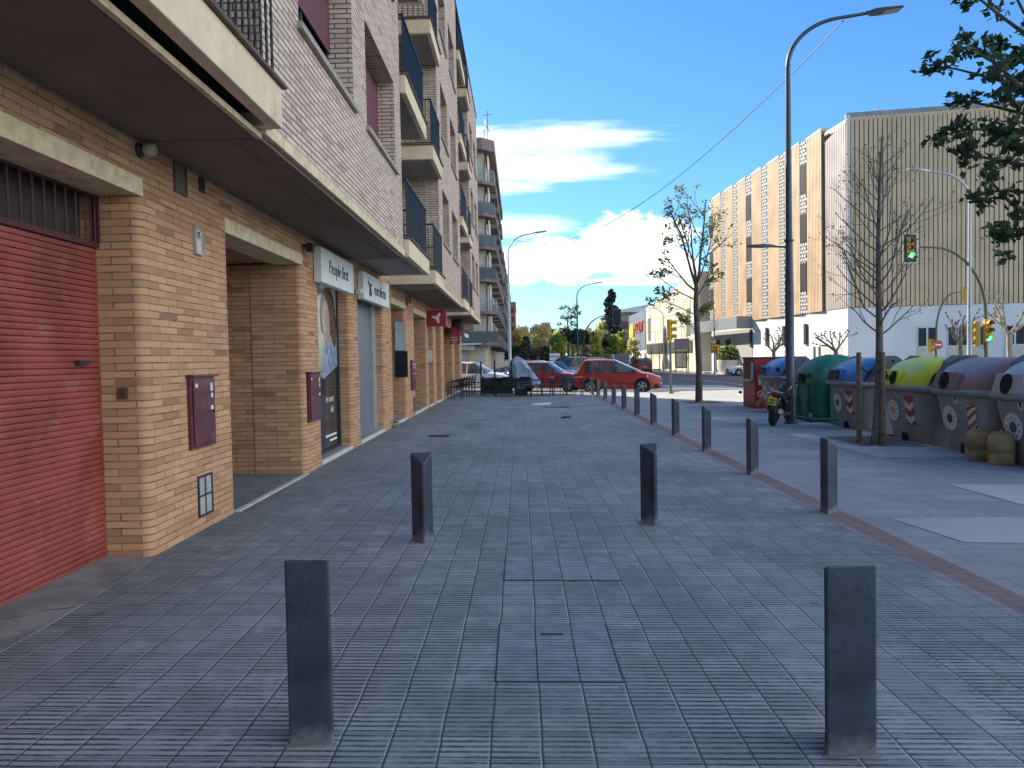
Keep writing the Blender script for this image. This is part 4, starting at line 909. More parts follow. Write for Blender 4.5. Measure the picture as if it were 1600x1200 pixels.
# ------------------------------------------------------------------ street lamps
M_pole = mat('lamp_blue_grey', (.055,.068,.09), .45, .3, var=.2, scale=3); M_polel = mat('galvanised_pole', (.42,.44,.44), .45, .4, var=.1); M_lens = mat('lamp_lens', (.35,.33,.29), .3)
def lamp(name, label, loc, rz, mt, h=8.0, reach=1.75, side=False, rise=1.15):
    t = thing(name, label, 'street lamp', loc, rz, 'street lamps')
    m = MB(); m.lathe([(.16,-.1),(.16,.02),(.105,.06),(.105,.9),(.098,.92),(.098,2.5),(.075,4.6),(.06,h-.6),(.055,h)], 16); m.lathe([(.098,4.2),(.104,4.21),(.104,4.24),(.08,4.25)], 16, cap=False); m.build('pole', mt, t, smooth=True)
    m = MB(); pts = []; 
    for k in range(13):
        a = k/12*PI*.46; pts.append((reach*.82*(1-math.cos(a)), 0, h + rise*math.sin(a)))
    e = pts[-1]; pts.append((reach, 0, e[2] + .09)); m.tube(pts, [.055-.018*k/13 for k in range(14)], 10); m.build('arm', mt, t, smooth=True)
    m = MB(); x = reach; z = e[2] + .10
    for u, w, hh, zo in ((0,.05,.07,0),): pass
    rings = []
    for u, w, th in ((-.05,.05,.05),(.08,.07,.07),(.18,.15,.09),(.4,.17,.075),(.75,.165,.055),(.82,.15,.03)):
        zz = z + u*.12; rings.append([(x+u,-w,zz-th*.4),(x+u,w,zz-th*.4),(x+u,w*.85,zz+th*.4),(x+u,0,zz+th*.75),(x+u,-w*.85,zz+th*.4)])
    m.loft(rings, 0, True, True, True); lh = m.build('lamp_head', mt, t, smooth=50)
    m = MB(); m.face([(x+.40,-.14,z+.40*.12-.036),(x+.40,.14,z+.40*.12-.036),(x+.76,.14,z+.76*.12-.030),(x+.76,-.14,z+.76*.12-.030)][::-1]); m.build('lens', M_lens, lh)
    if side:
        m = MB(); m.tube([(0,0,4.07),(-.55,0,4.10)], .022, 8); sa = m.build('side_arm', mt, t)
        m = MB(); rings = []
        for u, w, th in ((0,.03,.03),(.1,.1,.05),(.25,.14,.06),(.45,.14,.05),(.6,.10,.04),(.66,.04,.02)):
            rings.append([(-.33-u,-w,4.10-th*.4),(-.33-u,w,4.10-th*.4),(-.33-u,w*.8,4.10+th*.6),(-.33-u,-w*.8,4.10+th*.6)])
        m.loft(rings, 0, True, True, True); m.build('side_lamp', mt, t, smooth=60)
    return t
L1 = lamp('street_lamp', 'tall dark street lamp with a small side lamp, motorbike leaning on it', (6.23,17.54,gz(6.23)), R(4), M_pole, 8.15, 1.85, True)
lamp('street_lamp', 'dark street lamp in the middle distance behind the red people carrier', (gpt(903,71.5)), 0, M_pole, 7.3, 1.6)
lamp('street_lamp', 'pale street lamp rising beside the far balcony block, seen left of the cars', (gpt(797,47)), 0, M_polel, 8.0, 1.6)
lamp('street_lamp', 'slim street lamp arching left in front of the cream building', (gpt(1037,98)), R(180), M_polel, 6.9, 1.9)
lamp('street_lamp', 'tall pale street lamp arching left before the ribbed facade', (gpt(1515,31)), R(176), M_polel, 7.9, 1.6)
lamp('street_lamp', 'thin distant street lamp arching right before the ribbed facade', (gpt(1465,60)), 0, M_polel, 7.6, 1.2)
# hanging cable
A = at(1318, 32, 17.5); B = at(798, 372, 47); m = MB(); pts = []
for k in range(41):
    u = k/40; p = A.lerp(B, u); p.z -= 4*2.0*u*(1-u); pts.append(p)
m.tube(pts, .013, 5); tag(m.build('overhead_cable', M_frame), 'thin black cable sagging across the sky between two street lamps', 'cable')
# ------------------------------------------------------------------ recycling bins
M_bin = mat('bin_grey', (.27,.272,.28), .5, var=.18, scale=2.5, bump=.15, bscale=90, dirt=((.15,.14,.13), .35, 1.8)); M_bind = mat('bin_saddle', (.075,.085,.105), .45, var=.12); M_hole = mat('bin_hole', (.008,.008,.008), .9)
M_lidb = mat('lid_blue', (.045,.19,.47), .4, var=.1, scale=2); M_lidy = mat('lid_lime', (.64,.70,.03), .38, var=.08, scale=2); M_lidbr = mat('lid_brown', (.26,.165,.155), .34, var=.12, scale=2); M_lidg = mat('lid_grey', (.42,.45,.45), .4, var=.1, scale=2)
M_disc = mat('disc_white', (.66,.66,.62), .5, var=.08, scale=20); M_red_s = mat('chevron_red', (.42,.04,.035), .5); M_org = mat('disc_orange', (.62,.35,.08), .5); M_dbl = mat('disc_blue', (.05,.12,.28), .5); M_drd = mat('disc_darkred', (.22,.03,.02), .5); M_blk = mat('mark_black', (.02,.02,.02), .5)
def rrect(x0, x1, y0, y1, r, n=5):
    P = []
    for cx, cy, a0 in ((x1-r,y0+r,-PI/2),(x1-r,y1-r,0),(x0+r,y1-r,PI/2),(x0+r,y0+r,PI)):
        for k in range(n+1): a = a0 + k*PI/2/n; P.append((cx + r*math.cos(a), cy + r*math.sin(a)))
    return P
def bin_(label, yc, lid, slot, disc, chev, x0=6.96):
    t = thing('recycling_bin', label, 'recycling bin', (x0, yc, gz(x0) - .12), 0, 'recycling bins at the kerb')
    prof = [(.03,.16,1.20,.60),(.10,.12,1.24,.62),(.55,.05,1.31,.70),(1.0,0,1.36,.80),(1.03,0,1.36,.81),(1.045,-.05,1.41,.86),(1.07,-.065,1.425,.875),(1.11,-.065,1.425,.875),(1.135,-.05,1.41,.86),(1.145,.02,1.34,.82)]
    m = MB(); m.loft([[(x,y,z) for x, y in rrect(a,b,-h,h,.2)] for z,a,b,h in prof], 0, True, True, True)
    body = m.build('body', M_bin, t, smooth=50)
    m = MB(); m.box(.05,.13,-.06,.06,.03,.27); m.build('foot_notch', M_hole, body)
    for sgn in (1, -1):                                      # street-side and road-side lids
        m = MB(); rings = []
        for y, s in ((-.62,.55),(-.60,.80),(-.52,.93),(-.36,1),(0,1),(.58,1),(.72,.93),(.79,.78),(.82,.55)):
            r_ = []
            for k in range(9):
                a = k/8*PI/2; x = .66 - .68*math.cos(a)**1.0*(.35+.65*s); z = 1.12 + (.52*math.sin(a)**1.08)*(.45+.55*s)
                r_.append((x if sgn > 0 else 1.36 - x, y, z))
            rings.append(r_)
        m.loft(rings, 0, False); 
        if sgn > 0: m.f = [f[::-1] for f in m.f]
        m.build('lid', lid, t, smooth=50)
    for sy in (-1, 1):
        m = MB(); y0 = sy*.70; y1 = sy*.86; tk = .30 if sy < 0 else .09
        pl = [(.12,1.10),(1.24,1.10),(1.02,1.40),(.84,1.62),(.74,1.675),(.60,1.675),(.46,1.58),(.36,1.40)]
        m.poly3([(x, y1 if sy < 0 else y0 + .15, z) for x, z in (pl if sy < 0 else pl[::1])], (0,-1,0) if sy < 0 else (0,1,0), tk)
        m.build('saddle', M_bind, t, bevel=.02)
        m = MB(); m.lathe([(.028,0),(.028,.01)], 10, M=frame((.67, sy*.851, 1.56), (1,0,0), (0,0,1)) ); m.build('pivot', M_hole, t)
    # front flap with its opening
    m = MB(); m.poly3([(-.062,.02,1.135),(-.062,.70,1.135),(.0,.66,1.42),(.0,.06,1.42)][::-1], (-1,0,.2), .17); fl = m.build('flap', lid, t, bevel=.012)
    F = frame((-.035,.36,1.275), (0,-1,0), Vector((.062,0,.285)))
    def hole(pts): m.poly3([F @ Vector((x,y,.014)) for x,y in pts], F.to_3x3() @ Vector((0,0,1)), .012)
    m = MB()
    if slot == 'wide':
        hole([(-.26,-.10),(.26,-.10),(.26,.09),(-.26,.09)])
    elif slot == 'two':
        for cx in (-.2,.17): hole([(cx+.10*math.cos(a*PI/9), .13*math.sin(a*PI/9)) for a in range(18)]); hole([(cx+.09,-.05),(cx+.15,-.05),(cx+.15,.05),(cx+.09,.05)]) if cx < 0 else hole([(cx-.15,-.05),(cx-.09,-.05),(cx-.09,.05),(cx-.15,.05)])
    else: hole([(-.02+.12*math.cos(a*PI/9), .145*math.sin(a*PI/9)) for a in range(18)])
    m.build('opening', M_hole, fl)
    if slot == 'wide':
        m = MB()
        for k in range(7): x = -.23+.076*k; m.poly3([F @ Vector(p) for p in ((x-.03,-.1,.02),(x+.03,-.1,.02),(x+.03,.07,.02),(x-.03,.07,.02))], F.to_3x3() @ Vector((0,0,1)), .004)
        m.build('rubber_strip', M_frame, fl)
    # stickers on the sloping front
    def S(y, z, dx=.004):
        x = .05 + (z-.55)*(-.05/.45); return frame((x - dx, y, z), (0,-1,0), Vector((-.11,0,1)))
    n_ = lambda M: M.to_3x3() @ Vector((0,0,1))
    def disk(M, r, off, mt, name, par, e=1.0):
        m = MB(); m.poly3([M @ Vector((r*math.cos(a*PI/14), r*e*math.sin(a*PI/14), off)) for a in range(28)], n_(M), .003); return m.build(name, mt, par)
    M = S(.33, .66); ds_ = disk(M, .20, .003, M_disc, 'round_sticker', body); disk(M, .08, .006, disc, 'sticker_centre', ds_)
    m = MB()
    for k in range(9):
        a = k*.7 + .3; cx, cy = .14*math.cos(a), .14*math.sin(a); w = random.uniform(.008,.022); m.poly3([M @ Vector(p) for p in ((cx-w,cy-.012,.0055),(cx+w,cy-.012,.0055),(cx+w,cy+.012,.0055),(cx-w,cy+.012,.0055))], n_(M), .002)
    m.build('sticker_print', M_dbl if disc is not M_org else M_blk, ds_)
    M = S(.12, .985); em = disk(M, .055, .003, M_disc, 'city_emblem', body, 1.35); m = MB(); m.poly3([M @ Vector(p) for p in ((-.018,-.035,.006),(.018,-.035,.006),(.03,.03,.006),(0,.05,.006),(-.03,.03,.006))], n_(M), .002); m.build('emblem_mark', M_blk, em)
    M = S(-.28, .70); m = MB(); W_, H_ = (.15,.26) if chev == 'v' else (.115,.2)
    m.poly3([M @ Vector(p) for p in ((-W_,-H_,.003),(W_,-H_,.003),(W_,H_,.003),(-W_,H_,.003))], n_(M), .003); hz = m.build('hazard_panel', M_red_s if chev == 'v' else M_disc, body); m = MB()
    if chev == 'v':
        for k in range(2):
            y = -.14 + .24*k; m.poly3([M @ Vector(p) for p in ((-W_,y+.08,.006),(-W_,y-.03,.006),(0,y-.11,.006),(W_,y-.03,.006),(W_,y+.08,.006),(0,y,.006))], n_(M), .002)
        m.build('chevron', M_disc, hz)
    else:
        for k in range(3):
            y = -.20 + .15*k; m.poly3([M @ Vector(p) for p in ((-W_,y,.006),(W_,y+.13,.006),(W_,min(y+.20,.2),.006),(-W_,y+.07,.006))], n_(M), .002)
        m.build('hazard_stripe', mat('hazard_orange', (.45,.09,.04), .5), hz)
    return t
bin_('grey recycling bin with a bright lime lid and two round holes', 13.92, M_lidy, 'two', M_org, 'v')
bin_('grey recycling bin with a brown lid and one oval hole', 12.05, M_lidbr, 'one', M_drd, 's')
bin_('grey recycling bin with a blue lid, behind the bare tree', 16.42, M_lidb, 'wide', M_dbl, 'v')
bin_('grey recycling bin with a blue lid, behind the motorbike and lamp post', 21.35, M_lidb, 'wide', M_dbl, 'v')
bin_('rubbish bin with a pale grey lid at the right edge behind the jerrycans', 10.42, M_lidg, 'one', M_dbl, 's', 6.93)
# green bottle bank
M_igl = mat('bottle_bank_green', (.016,.15,.095), .5, var=.12, scale=2, dirt=((.06,.16,.12), .3, 3)); M_igll = mat('green_rib', (.05,.20,.145), .5)
t = thing('bottle_bank', 'dark green domed bottle bank between the two blue-lidded bins', 'bottle bank', (7.66, 18.62, gz(7.66) - .10))
m = MB(); m.loft([[(x,y,z) for x, y in rrect(-h,h,-h,h,r_)] for z,h,r_ in ((.12,.70,.14),(.9,.74,.16),(1.15,.73,.2),(1.38,.66,.26),(1.55,.52,.28),(1.66,.34,.25),(1.71,.15,.12))], 0, True, True, True); m.build('body', M_igl, t, smooth=60)
m = MB()
for x, y in ((-.76,-.35),(-.76,.35),(.35,-.76),(-.35,-.76)):
    m = MB(); m.box(x-.03,x+.03,y-.03,y+.03,.12,1.05); m.build('rib', M_igll, t)
m = MB()
for a, b in (((-.84,-.84,.1),(.84,-.84,.1)),((-.84,.84,.1),(-.84,-.84,.1)),((-.84,-.84,.2),(.84,-.84,.2)),((-.84,.84,.2),(-.84,-.84,.2)),((.84,.84,.1),(.84,-.84,.1)),((.84,.84,.1),(-.84,.84,.1))): m.tube([a, b], .025, 6)
for x in (-.8,.8):
    for y in (-.8,.8): m.box(x-.05,x+.05,y-.05,y+.05,-.02,.2)
m.build('base_frame', M_igl, t); m = MB(); m.box(-.79,-.745,-.14,.14,1.02,1.26); m.build('bottle_hole', M_hole, t); m = MB(); m.poly3([(-.745,-.60,.22),(-.745,-.35,.22),(-.745,-.35,.32),(-.745,-.60,.32)][::-1], (-1,0,0), .012); m.build('label_plate', M_disc, t)
# red textile container
M_redc = mat('container_red', (.33,.022,.028), .42, var=.1, scale=2, dirt=((.25,.05,.04), .4, 2)); M_redc2 = mat('container_worn', (.30,.04,.035), .5, var=.2, scale=3)
t = thing('clothes_bank', 'red metal clothes bank with a white emblem at the far end of the bins', 'clothes bank', (7.02, 23.3, gz(7.02)-.10)); H_ = 1.62
m = MB(); m.box(0,1.5,-.58,.62,.10,H_-.02); m.build('body', M_redc, t, bevel=.01)
m = MB(); m.box(-.03,1.54,-.62,.66,H_-.02,H_+.03); m.build('lid', M_redd, t)
m = MB(); m.box(-.012,0,-.30,.45,.98,1.5); hp = m.build('chute_recess', M_redd, t); m = MB(); m.box(-.10,-.012,-.35,.5,.93,.98); m.build('chute_lip', M_disc, t); m = MB(); m.box(-.04,-.012,-.52,-.32,.98,1.5); m.build('side_post', M_lidg, t)
for x in (.1,1.35):
    m = MB(); m.box(x,x+.1,-.5,-.4,-.02,.10); m.build('foot', M_redd, t)
m = MB(); m.tube([(.05,-.60,.06),(.5,-.66,.02),(1.0,-.62,.05)], .02, 5); m.build('trim_strip', M_disc, t)
m = MB(); m.tube([(-.09,.58,.55),(-.09,.66,.55)], .05, 6); m.build('lock', M_blk, t)
m = MB()
for pts in ([(.02,.28),(.35,.62),(.42,.58),(.42,.5),(.04,.16)],): m.poly3([(x,-.585,z) for x, z in pts], (0,-1,0), .004)
m.build('printed_arm', mat('arm_print', (.42,.18,.10), .6), t)
m = MB(); cx, cz, r0 = .17, .55, .10
for a in range(9):
    a0, a1 = R(60 + a*30), R(60 + a*30 + 30); m.poly3([(cx+r0*math.cos(a0),-.584,cz+r0*math.sin(a0)),(cx+r0*math.cos(a1),-.584,cz+r0*math.sin(a1)),(cx+.6*r0*math.cos(a1),-.584,cz+.6*r0*math.sin(a1)),(cx+.6*r0*math.cos(a0),-.584,cz+.6*r0*math.sin(a0))], (0,-1,0), .004)
m.poly3([(cx,-.584,cz+.03),(cx+.11,-.584,cz+.03),(cx+.11,-.584,cz-.03),(cx,-.584,cz-.03)], (0,-1,0), .004); m.poly3([(cx+.05,-.5845,cz+.1),(cx+.10,-.5845,cz+.1),(cx+.10,-.5845,cz-.1),(cx+.05,-.5845,cz-.1)], (0,-1,0), .004)
m.poly3([(.10,-.584,.82),(.18,-.584,.82),(.18,-.584,1.08),(.10,-.584,1.08)], (0,-1,0), .004)
m.build('emblem', M_disc, t)
# jerrycans
M_can = mat('jerrycan_brown', (.33,.22,.10), .5, var=.3, scale=5, dirt=((.10,.06,.03), .5, 4))
def can(loc, rz, label, sc):
    t = thing('jerrycan', label, 'jerrycan', loc, rz, 'old jerrycans'); 
    m = MB(); m.loft([[(x,y,z) for x, y in rrect(-a,a,-b,b,r_)] for z,a,b,r_ in ((0,.145,.125,.04),(.015,.16,.14,.05),(.14,.165,.145,.05),(.15,.158,.138,.05),(.16,.165,.145,.05),(.30,.165,.145,.05),(.36,.145,.125,.06),(.40,.09,.08,.05),(.41,.05,.05,.03))], 0, True, True, True); m.build('body', M_can, t, smooth=45)
    m = MB(); m.tube([(-.10,0,.385),(-.085,0,.425),(-.03,0,.435),(.03,0,.42),(.05,0,.39)], .014, 8); m.build('handle', M_can, t, smooth=True)
    m = MB(); m.lathe([(.03,.0),(.03,.05),(.001,.052)], 12, M=Matrix.Translation((.09,0,.385))); m.build('cap', M_frame, t); t.scale = (sc*1.04,sc*1.04,sc*1.02); return t
can((6.80, 11.28, gz(6.8)), R(65), 'brown jerrycan half hidden behind another can beside the brown-lidded bin', 1.12)
can((6.86, 10.86, gz(6.86)), R(60), 'front brown jerrycan with handle on the kerb before the bins', 1.12)
# ------------------------------------------------------------------ motorbike leaning on the lamp
M_tyre = mat('tyre', (.022,.022,.024), .85, var=.2, scale=20, bump=.3, bscale=80); M_mblk = mat('bike_black', (.02,.02,.022), .35); M_chr = mat('chrome', (.55,.55,.56), .2, .9); M_plate = mat('plate_yellow', (.62,.52,.03), .5); M_bred = mat('bike_red', (.20,.02,.02), .4)
t = thing('motorbike', 'black motorbike with a yellow number plate leaning on the lamp post', 'motorbike', (5.66, 17.08, gz(5.66))); t.rotation_euler = (0, R(12), R(-33))
def wheel(m, y, r, w):  # torus-like tyre, axle along x
    Mw = frame((0,y,r),(0,1,0),(0,0,1)); prof = []
    for k in range(10): a = k/9*2*PI; prof.append((r - w*.55 + w*.55*math.cos(a), w*.5*math.sin(a)))
    m.lathe(prof, 22, M=Mw, cap=False)
m = MB(); wheel(m, 0, .31, .15); rw = m.build('rear_wheel', M_tyre, t, smooth=True); m = MB(); m.lathe([(.21,-.03),(.21,.03),(.03,.05),(.03,-.05),(.21,-.03)], 18, M=frame((0,0,.31),(0,1,0),(0,0,1)), cap=False); m.build('rim', M_mblk, rw)
m = MB(); wheel(m, 1.32, .31, .10); fw = m.build('front_wheel', M_tyre, t, smooth=True); m = MB(); m.lathe([(.23,-.02),(.23,.02),(.03,.04),(.03,-.04),(.23,-.02)], 18, M=frame((0,1.32,.31),(0,1,0),(0,0,1)), cap=False); m.build('rim', M_chr, fw)
m = MB(); pts = []
for a in range(9): an = R(55 + a*15); pts.append((0, .36*math.cos(an)-.02, .31+.38*math.sin(an)))
m.loft([[(-.10,p[1],p[2]),(-.07,p[1]*1.02,p[2]+.03),(.07,p[1]*1.02,p[2]+.03),(.10,p[1],p[2])] for p in pts], 0, False); m.build('rear_mudguard', M_mblk, t, smooth=True)
m = MB(); m.loft([[(-.05,-.42,.70),(.05,-.42,.70),(.06,-.42,.80),(-.06,-.42,.80)],[(-.11,-.1,.66),(.11,-.1,.66),(.13,-.1,.80),(-.13,-.1,.80)],[(-.14,.35,.62),(.14,.35,.62),(.14,.35,.76),(-.14,.35,.76)]],0,True,True,True); m.build('seat', M_mblk, t, smooth=50, bevel=.02)
m = MB(); m.loft([[(-.10,.33,.66),(.10,.33,.66),(.10,.33,.80),(-.10,.33,.80)],[(-.17,.55,.62),(.17,.55,.62),(.13,.55,.93),(-.13,.55,.93)],[(-.14,.85,.66),(.14,.85,.66),(.10,.85,.92),(-.10,.85,.92)]],0,True,True,True); m.build('fuel_tank', M_mblk, t, smooth=60, bevel=.03)
m = MB(); m.box(-.15,.15,.35,.85,.22,.60); m.build('engine', M_mblk, t, bevel=.03)
m = MB(); m.tube([(.16,.75,.35),(.20,.35,.28),(.20,-.1,.34),(.20,-.38,.40)], [.03,.04,.05,.055], 10); m.build('exhaust', M_chr, t, smooth=True)
m = MB(); m.tube([(-.10,1.32,.31),(-.10,1.08,.92)], .025, 8); m.tube([(.10,1.32,.31),(.10,1.08,.92)], .025, 8); m.build('fork', M_chr, t)
m = MB(); m.tube([(-.42,.88,.99),(-.25,1.0,1.0),(0,1.06,.95),(.25,1.0,1.0),(.42,.88,.99)], .014, 8); hb = m.build('handlebar', M_mblk, t)
for s in (-1,1):
    m = MB(); m.tube([(s*.26,.99,1.0),(s*.34,.95,1.16)], .007, 5); m.lathe([(.001,-.008),(.055,-.008),(.055,.008),(.001,.008)], 12, M=frame((s*.36,.94,1.19),(1,0,0),(0,0,1))); m.build('mirror', M_mblk, hb)
m = MB(); m.box(-.09,.09,-.47,-.455,.50,.68); pl = m.build('number_plate', M_plate, t); m = MB(); m.box(-.05,.05,-.475,-.471,.60,.63); m.box(-.06,.06,-.475,-.471,.54,.57); m.build('plate_characters', M_blk, pl)
m = MB(); m.box(-.07,.07,-.47,-.43,.72,.78); m.build('tail_light', mat('tail_red', (.25,.01,.01), .3), t)
m = MB(); m.tube([(-.02,-.1,.78),(-.20,-.25,.72),(-.22,-.1,.60)], .012, 6); m.tube([(.02,-.1,.78),(.20,-.25,.72),(.22,-.1,.60)], .012, 6); m.build('grab_rail', M_chr, t)
m = MB(); m.lathe([(.001,0),(.09,0),(.11,-.1),(.001,-.12)], 14, M=frame((0,1.2,.86),(1,0,0),(0,0,1))); m.build('headlamp', M_mblk, t)
# ------------------------------------------------------------------ trees
def grow(m, tips, p, d, L, r, depth, rnd, kids=3, ang=38, shrink=.62, up=.12, seg=4, wob=.10):
    pts = [p.copy()]; rad = [r]; dd = d.copy(); dirs = [d.copy()]
    for k in range(seg):
        dd = (dd + Vector((rnd.gauss(0,wob), rnd.gauss(0,wob), rnd.gauss(0,wob*.6) + up))).normalized()
        pts.append(pts[-1] + dd * (L/seg)); rad.append(r*(1 - .58*(k+1)/seg)); dirs.append(dd.copy())
    m.tube(pts, rad, 7 if r > .03 else (5 if r > .012 else 4))
    if depth == 0: tips.append((pts[-1], dd)); tips.append((pts[-2], dd)); return
    for k in range(kids):
        u = .30 + .65*(k + rnd.random()*.7)/kids; i = min(seg-1, int(u*seg)); q = pts[i].lerp(pts[i+1], u*seg - i)
        ax = dirs[i].orthogonal(); ax.rotate(Quaternion(dirs[i], rnd.uniform(0, 2*PI))); nd = dirs[i].copy(); nd.rotate(Quaternion(ax, R(ang*rnd.uniform(.7,1.3))))
        grow(m, tips, q, nd, L*shrink*rnd.uniform(.75,1.15), rad[i]*.55, depth-1, rnd, kids, ang, shrink, up, max(3, seg-1), wob)
    tips.append((pts[-1], dd))
# bare tree in front of the bins, tied to two stakes
rnd = random.Random(5)
t = thing('bare_tree', 'leafless young street tree tied to two wooden stakes before the bins', 'tree', (6.12, 13.05, gz(6.12)))
m = MB(); tips = []; H = 5.35; pts = []; rad = []
for k in range(13):
    u = k/12; pts.append(Vector((.03*math.sin(u*7) + .08*u, .03*math.cos(u*5), -.05 + H*u))); rad.append(.075*(1-u)**.8 + .006)
pts[0].x -= .03; m.tube(pts, rad, 10)
trunk = m.build('trunk', M_barkg, t, smooth=True)
m = MB()
for k in range(38):
    u = .36 + .60*(k/38) + rnd.uniform(-.012,.012); i = min(11, int(u*12)); q = pts[i].lerp(pts[i+1], u*12 - i); az = k*2.4 + rnd.uniform(-.4,.4); tilt = R(rnd.uniform(42,68))
    d = Vector((math.cos(az)*math.sin(tilt), math.sin(az)*math.sin(tilt), math.cos(tilt))); L = (1.3*(1-(u-.36)/.75)*rnd.uniform(.65,1.15) + .25) * (.45 if u < .41 else 1)
    grow(m, tips, q, d, L, .018*(1.15-u) + .003, 2 if L > .75 else 1, rnd, 3, 34, .5, .13, 4, .13)
for p, d in tips[::2]: m.leaf(p, .05, 1, .6, rnd)
m.build('branches', [M_barkg, M_lf[LR]], t)
for x, y, lab in ((5.98, 13.42, 'wooden tree stake on the left of the bare tree'), (6.19, 12.98, 'wooden tree stake pressed against the right side of the bare trunk')):
    w_ = thing('tree_stake', lab, 'stake', (x, y, gz(x))); m = MB(); m.lathe([(.045,-.1),(.045,.5),(.042,1.58),(.038,1.62),(.001,1.625)], 10); m.build('post', mat('stake_wood', (.17,.125,.085), .85, var=.35, scale=7, bump=.4), w_, smooth=True)
m = MB(); m.tube([(-.14,.37,1.40),(-.06,.30,1.30),(0.02,.09,1.22),(.10,.02,1.28),(.09,-.10,1.40),(0,-.06,1.28),(-.08,.22,1.28)], .016, 6); m.v = [p + Vector((6.12,13.05,gz(6.12))) for p in m.v]; tag(m.build('tree_tie', M_blk), 'black rubber strap tying the bare tree to its stakes', 'strap')
# young tree with sparse leaves
rnd = random.Random(21)
t = thing('young_tree', 'slender young tree with sparse small leaves beside the yellow traffic light', 'tree', (6.09, 25.92, gz(6.09)))
m = MB(); tips = []; pts = [Vector((0,0,-.1)), Vector((.02,0,1.2)), Vector((-.02,.02,2.4)), Vector((-.06,0,3.3)), Vector((-.04,0,4.0))]; m.tube(pts, [.13,.105,.10,.09,.075], 10)
limbs = [((-.05,0,3.9),(.18,.1,1),3.1,.05),((-.05,0,3.95),(-.35,-.1,1),2.9,.05),((-.05,0,3.8),(-.8,.2,.75),1.9,.035),((-.05,0,3.5),(-.95,-.2,.25),1.7,.025),((-.05,0,3.95),(.05,.5,1),2.8,.04),((-.05,0,3.6),(.7,-.2,.7),1.1,.025),((-.05,0,3.0),(-.9,.1,.35),1.5,.02),((-.05,0,3.9),(-.15,-.5,1),2.5,.035),((-.05,0,2.7),(.6,.3,.5),.7,.014),((-.04,0,4),(.35,-.25,1),2.4,.03),((-.05,0,2.4),(-.5,-.3,.6),.7,.012)]
for p, d, L, r in limbs: grow(m, tips, Vector(p), Vector(d).normalized(), L, r, 2, rnd, 4, 40, .42, .10, 5, .10)
m.build('trunk', M_bark, t)
m = MB()
for p, d in tips:
    if rnd.random() < .5:
        n_ = rnd.randint(5,11)
        for k in range(n_): m.leaf(p + Vector((rnd.gauss(0,.07), rnd.gauss(0,.07), rnd.gauss(.0,.06))), rnd.uniform(.07,.13), 1 if rnd.random() < .3 else 0, .65, rnd)
m.build('foliage', [leafmat('young_leaf', (.22,.23,.08), .45), M_lf[LG]], t)
# evergreen reaching in from the right edge
rnd = random.Random(3)
t = thing('evergreen_tree', 'dark green broad-leaved tree reaching in from the right edge of the pavement', 'tree', (6.5, 6.3, gz(6.5))); T0 = t.location
m = MB(); m.tube([(0,0,-.1),(.02,0,1.5),(-.03,.03,3.0),(0,0,5.2),(.05,.05,7.0)], [.16,.13,.12,.08,.03], 12); br = []
lines = [[(1600,52),(1560,22),(1535,2),(1512,-12)],[(1600,138),(1570,128),(1530,117),(1495,108),(1462,103)],[(1590,132),(1555,98),(1525,82),(1500,72)],[(1600,205),(1560,200),(1520,203),(1485,205)],[(1600,178),(1560,168),(1520,160),(1502,160)],[(1600,258),(1560,250),(1520,243),(1500,240)],
         [(1600,300),(1570,298),(1545,300),(1532,306)],[(1600,335),(1580,318),(1550,285),(1545,262)],[(1600,362),(1585,366),(1565,372)],[(1570,128),(1555,108),(1550,70)],[(1600,20),(1580,-20),(1560,-40)],[(1600,225),(1580,228),(1560,205)],[(1600,100),(1590,85)]]
clus = []
for li, ln in enumerate(lines):
    y0 = 6.6 + .5*math.sin(li*2.1); P = [at(px, py, y0 + .10*k) - T0 for k, (px, py) in enumerate(ln)]
    root = Vector((0, 0, max(1.9, P[0].z - .55))); jv = lambda s: Vector((rnd.gauss(0,s), rnd.gauss(0,s), rnd.gauss(0,s))); path = [root, root.lerp(P[0], .25) + jv(.10), root.lerp(P[0], .5) + jv(.14) + Vector((0,0,.1)), root.lerp(P[0], .76) + jv(.09)] + P; n = len(path)
    m.tube(path, [.030 - .024*k/(n-1) for k in range(n)], 6)
    for a, b in zip(path[1:4], path[2:5]):
        for k in range(int((b-a).length/.05)): clus.append(a.lerp(b, rnd.random()) + Vector((rnd.gauss(0,.14), rnd.gauss(0,.16), rnd.gauss(.05,.13))))
    for a, b in zip(path[4:], path[5:]):
        for k in range(max(3, int((b-a).length/.058))): 
            if rnd.random() < .5: clus.append(a.lerp(b, rnd.random()) + Vector((rnd.gauss(0,.05), rnd.gauss(0,.09), rnd.gauss(.03,.045))))
    clus += [P[-1] + Vector((rnd.gauss(0,.04),rnd.gauss(0,.05),rnd.gauss(0,.04))) for _ in range(4)]
for k in range(150):                                    # the rest of the crown, out of the picture to the right
    a = rnd.uniform(-1.4, 1.4); rr = rnd.uniform(.4, 2.0); clus.append(Vector((math.cos(a)*rr, math.sin(a)*rr, rnd.uniform(2.6, 7.2))))
m.build('trunk', M_bark, t)
m = MB()
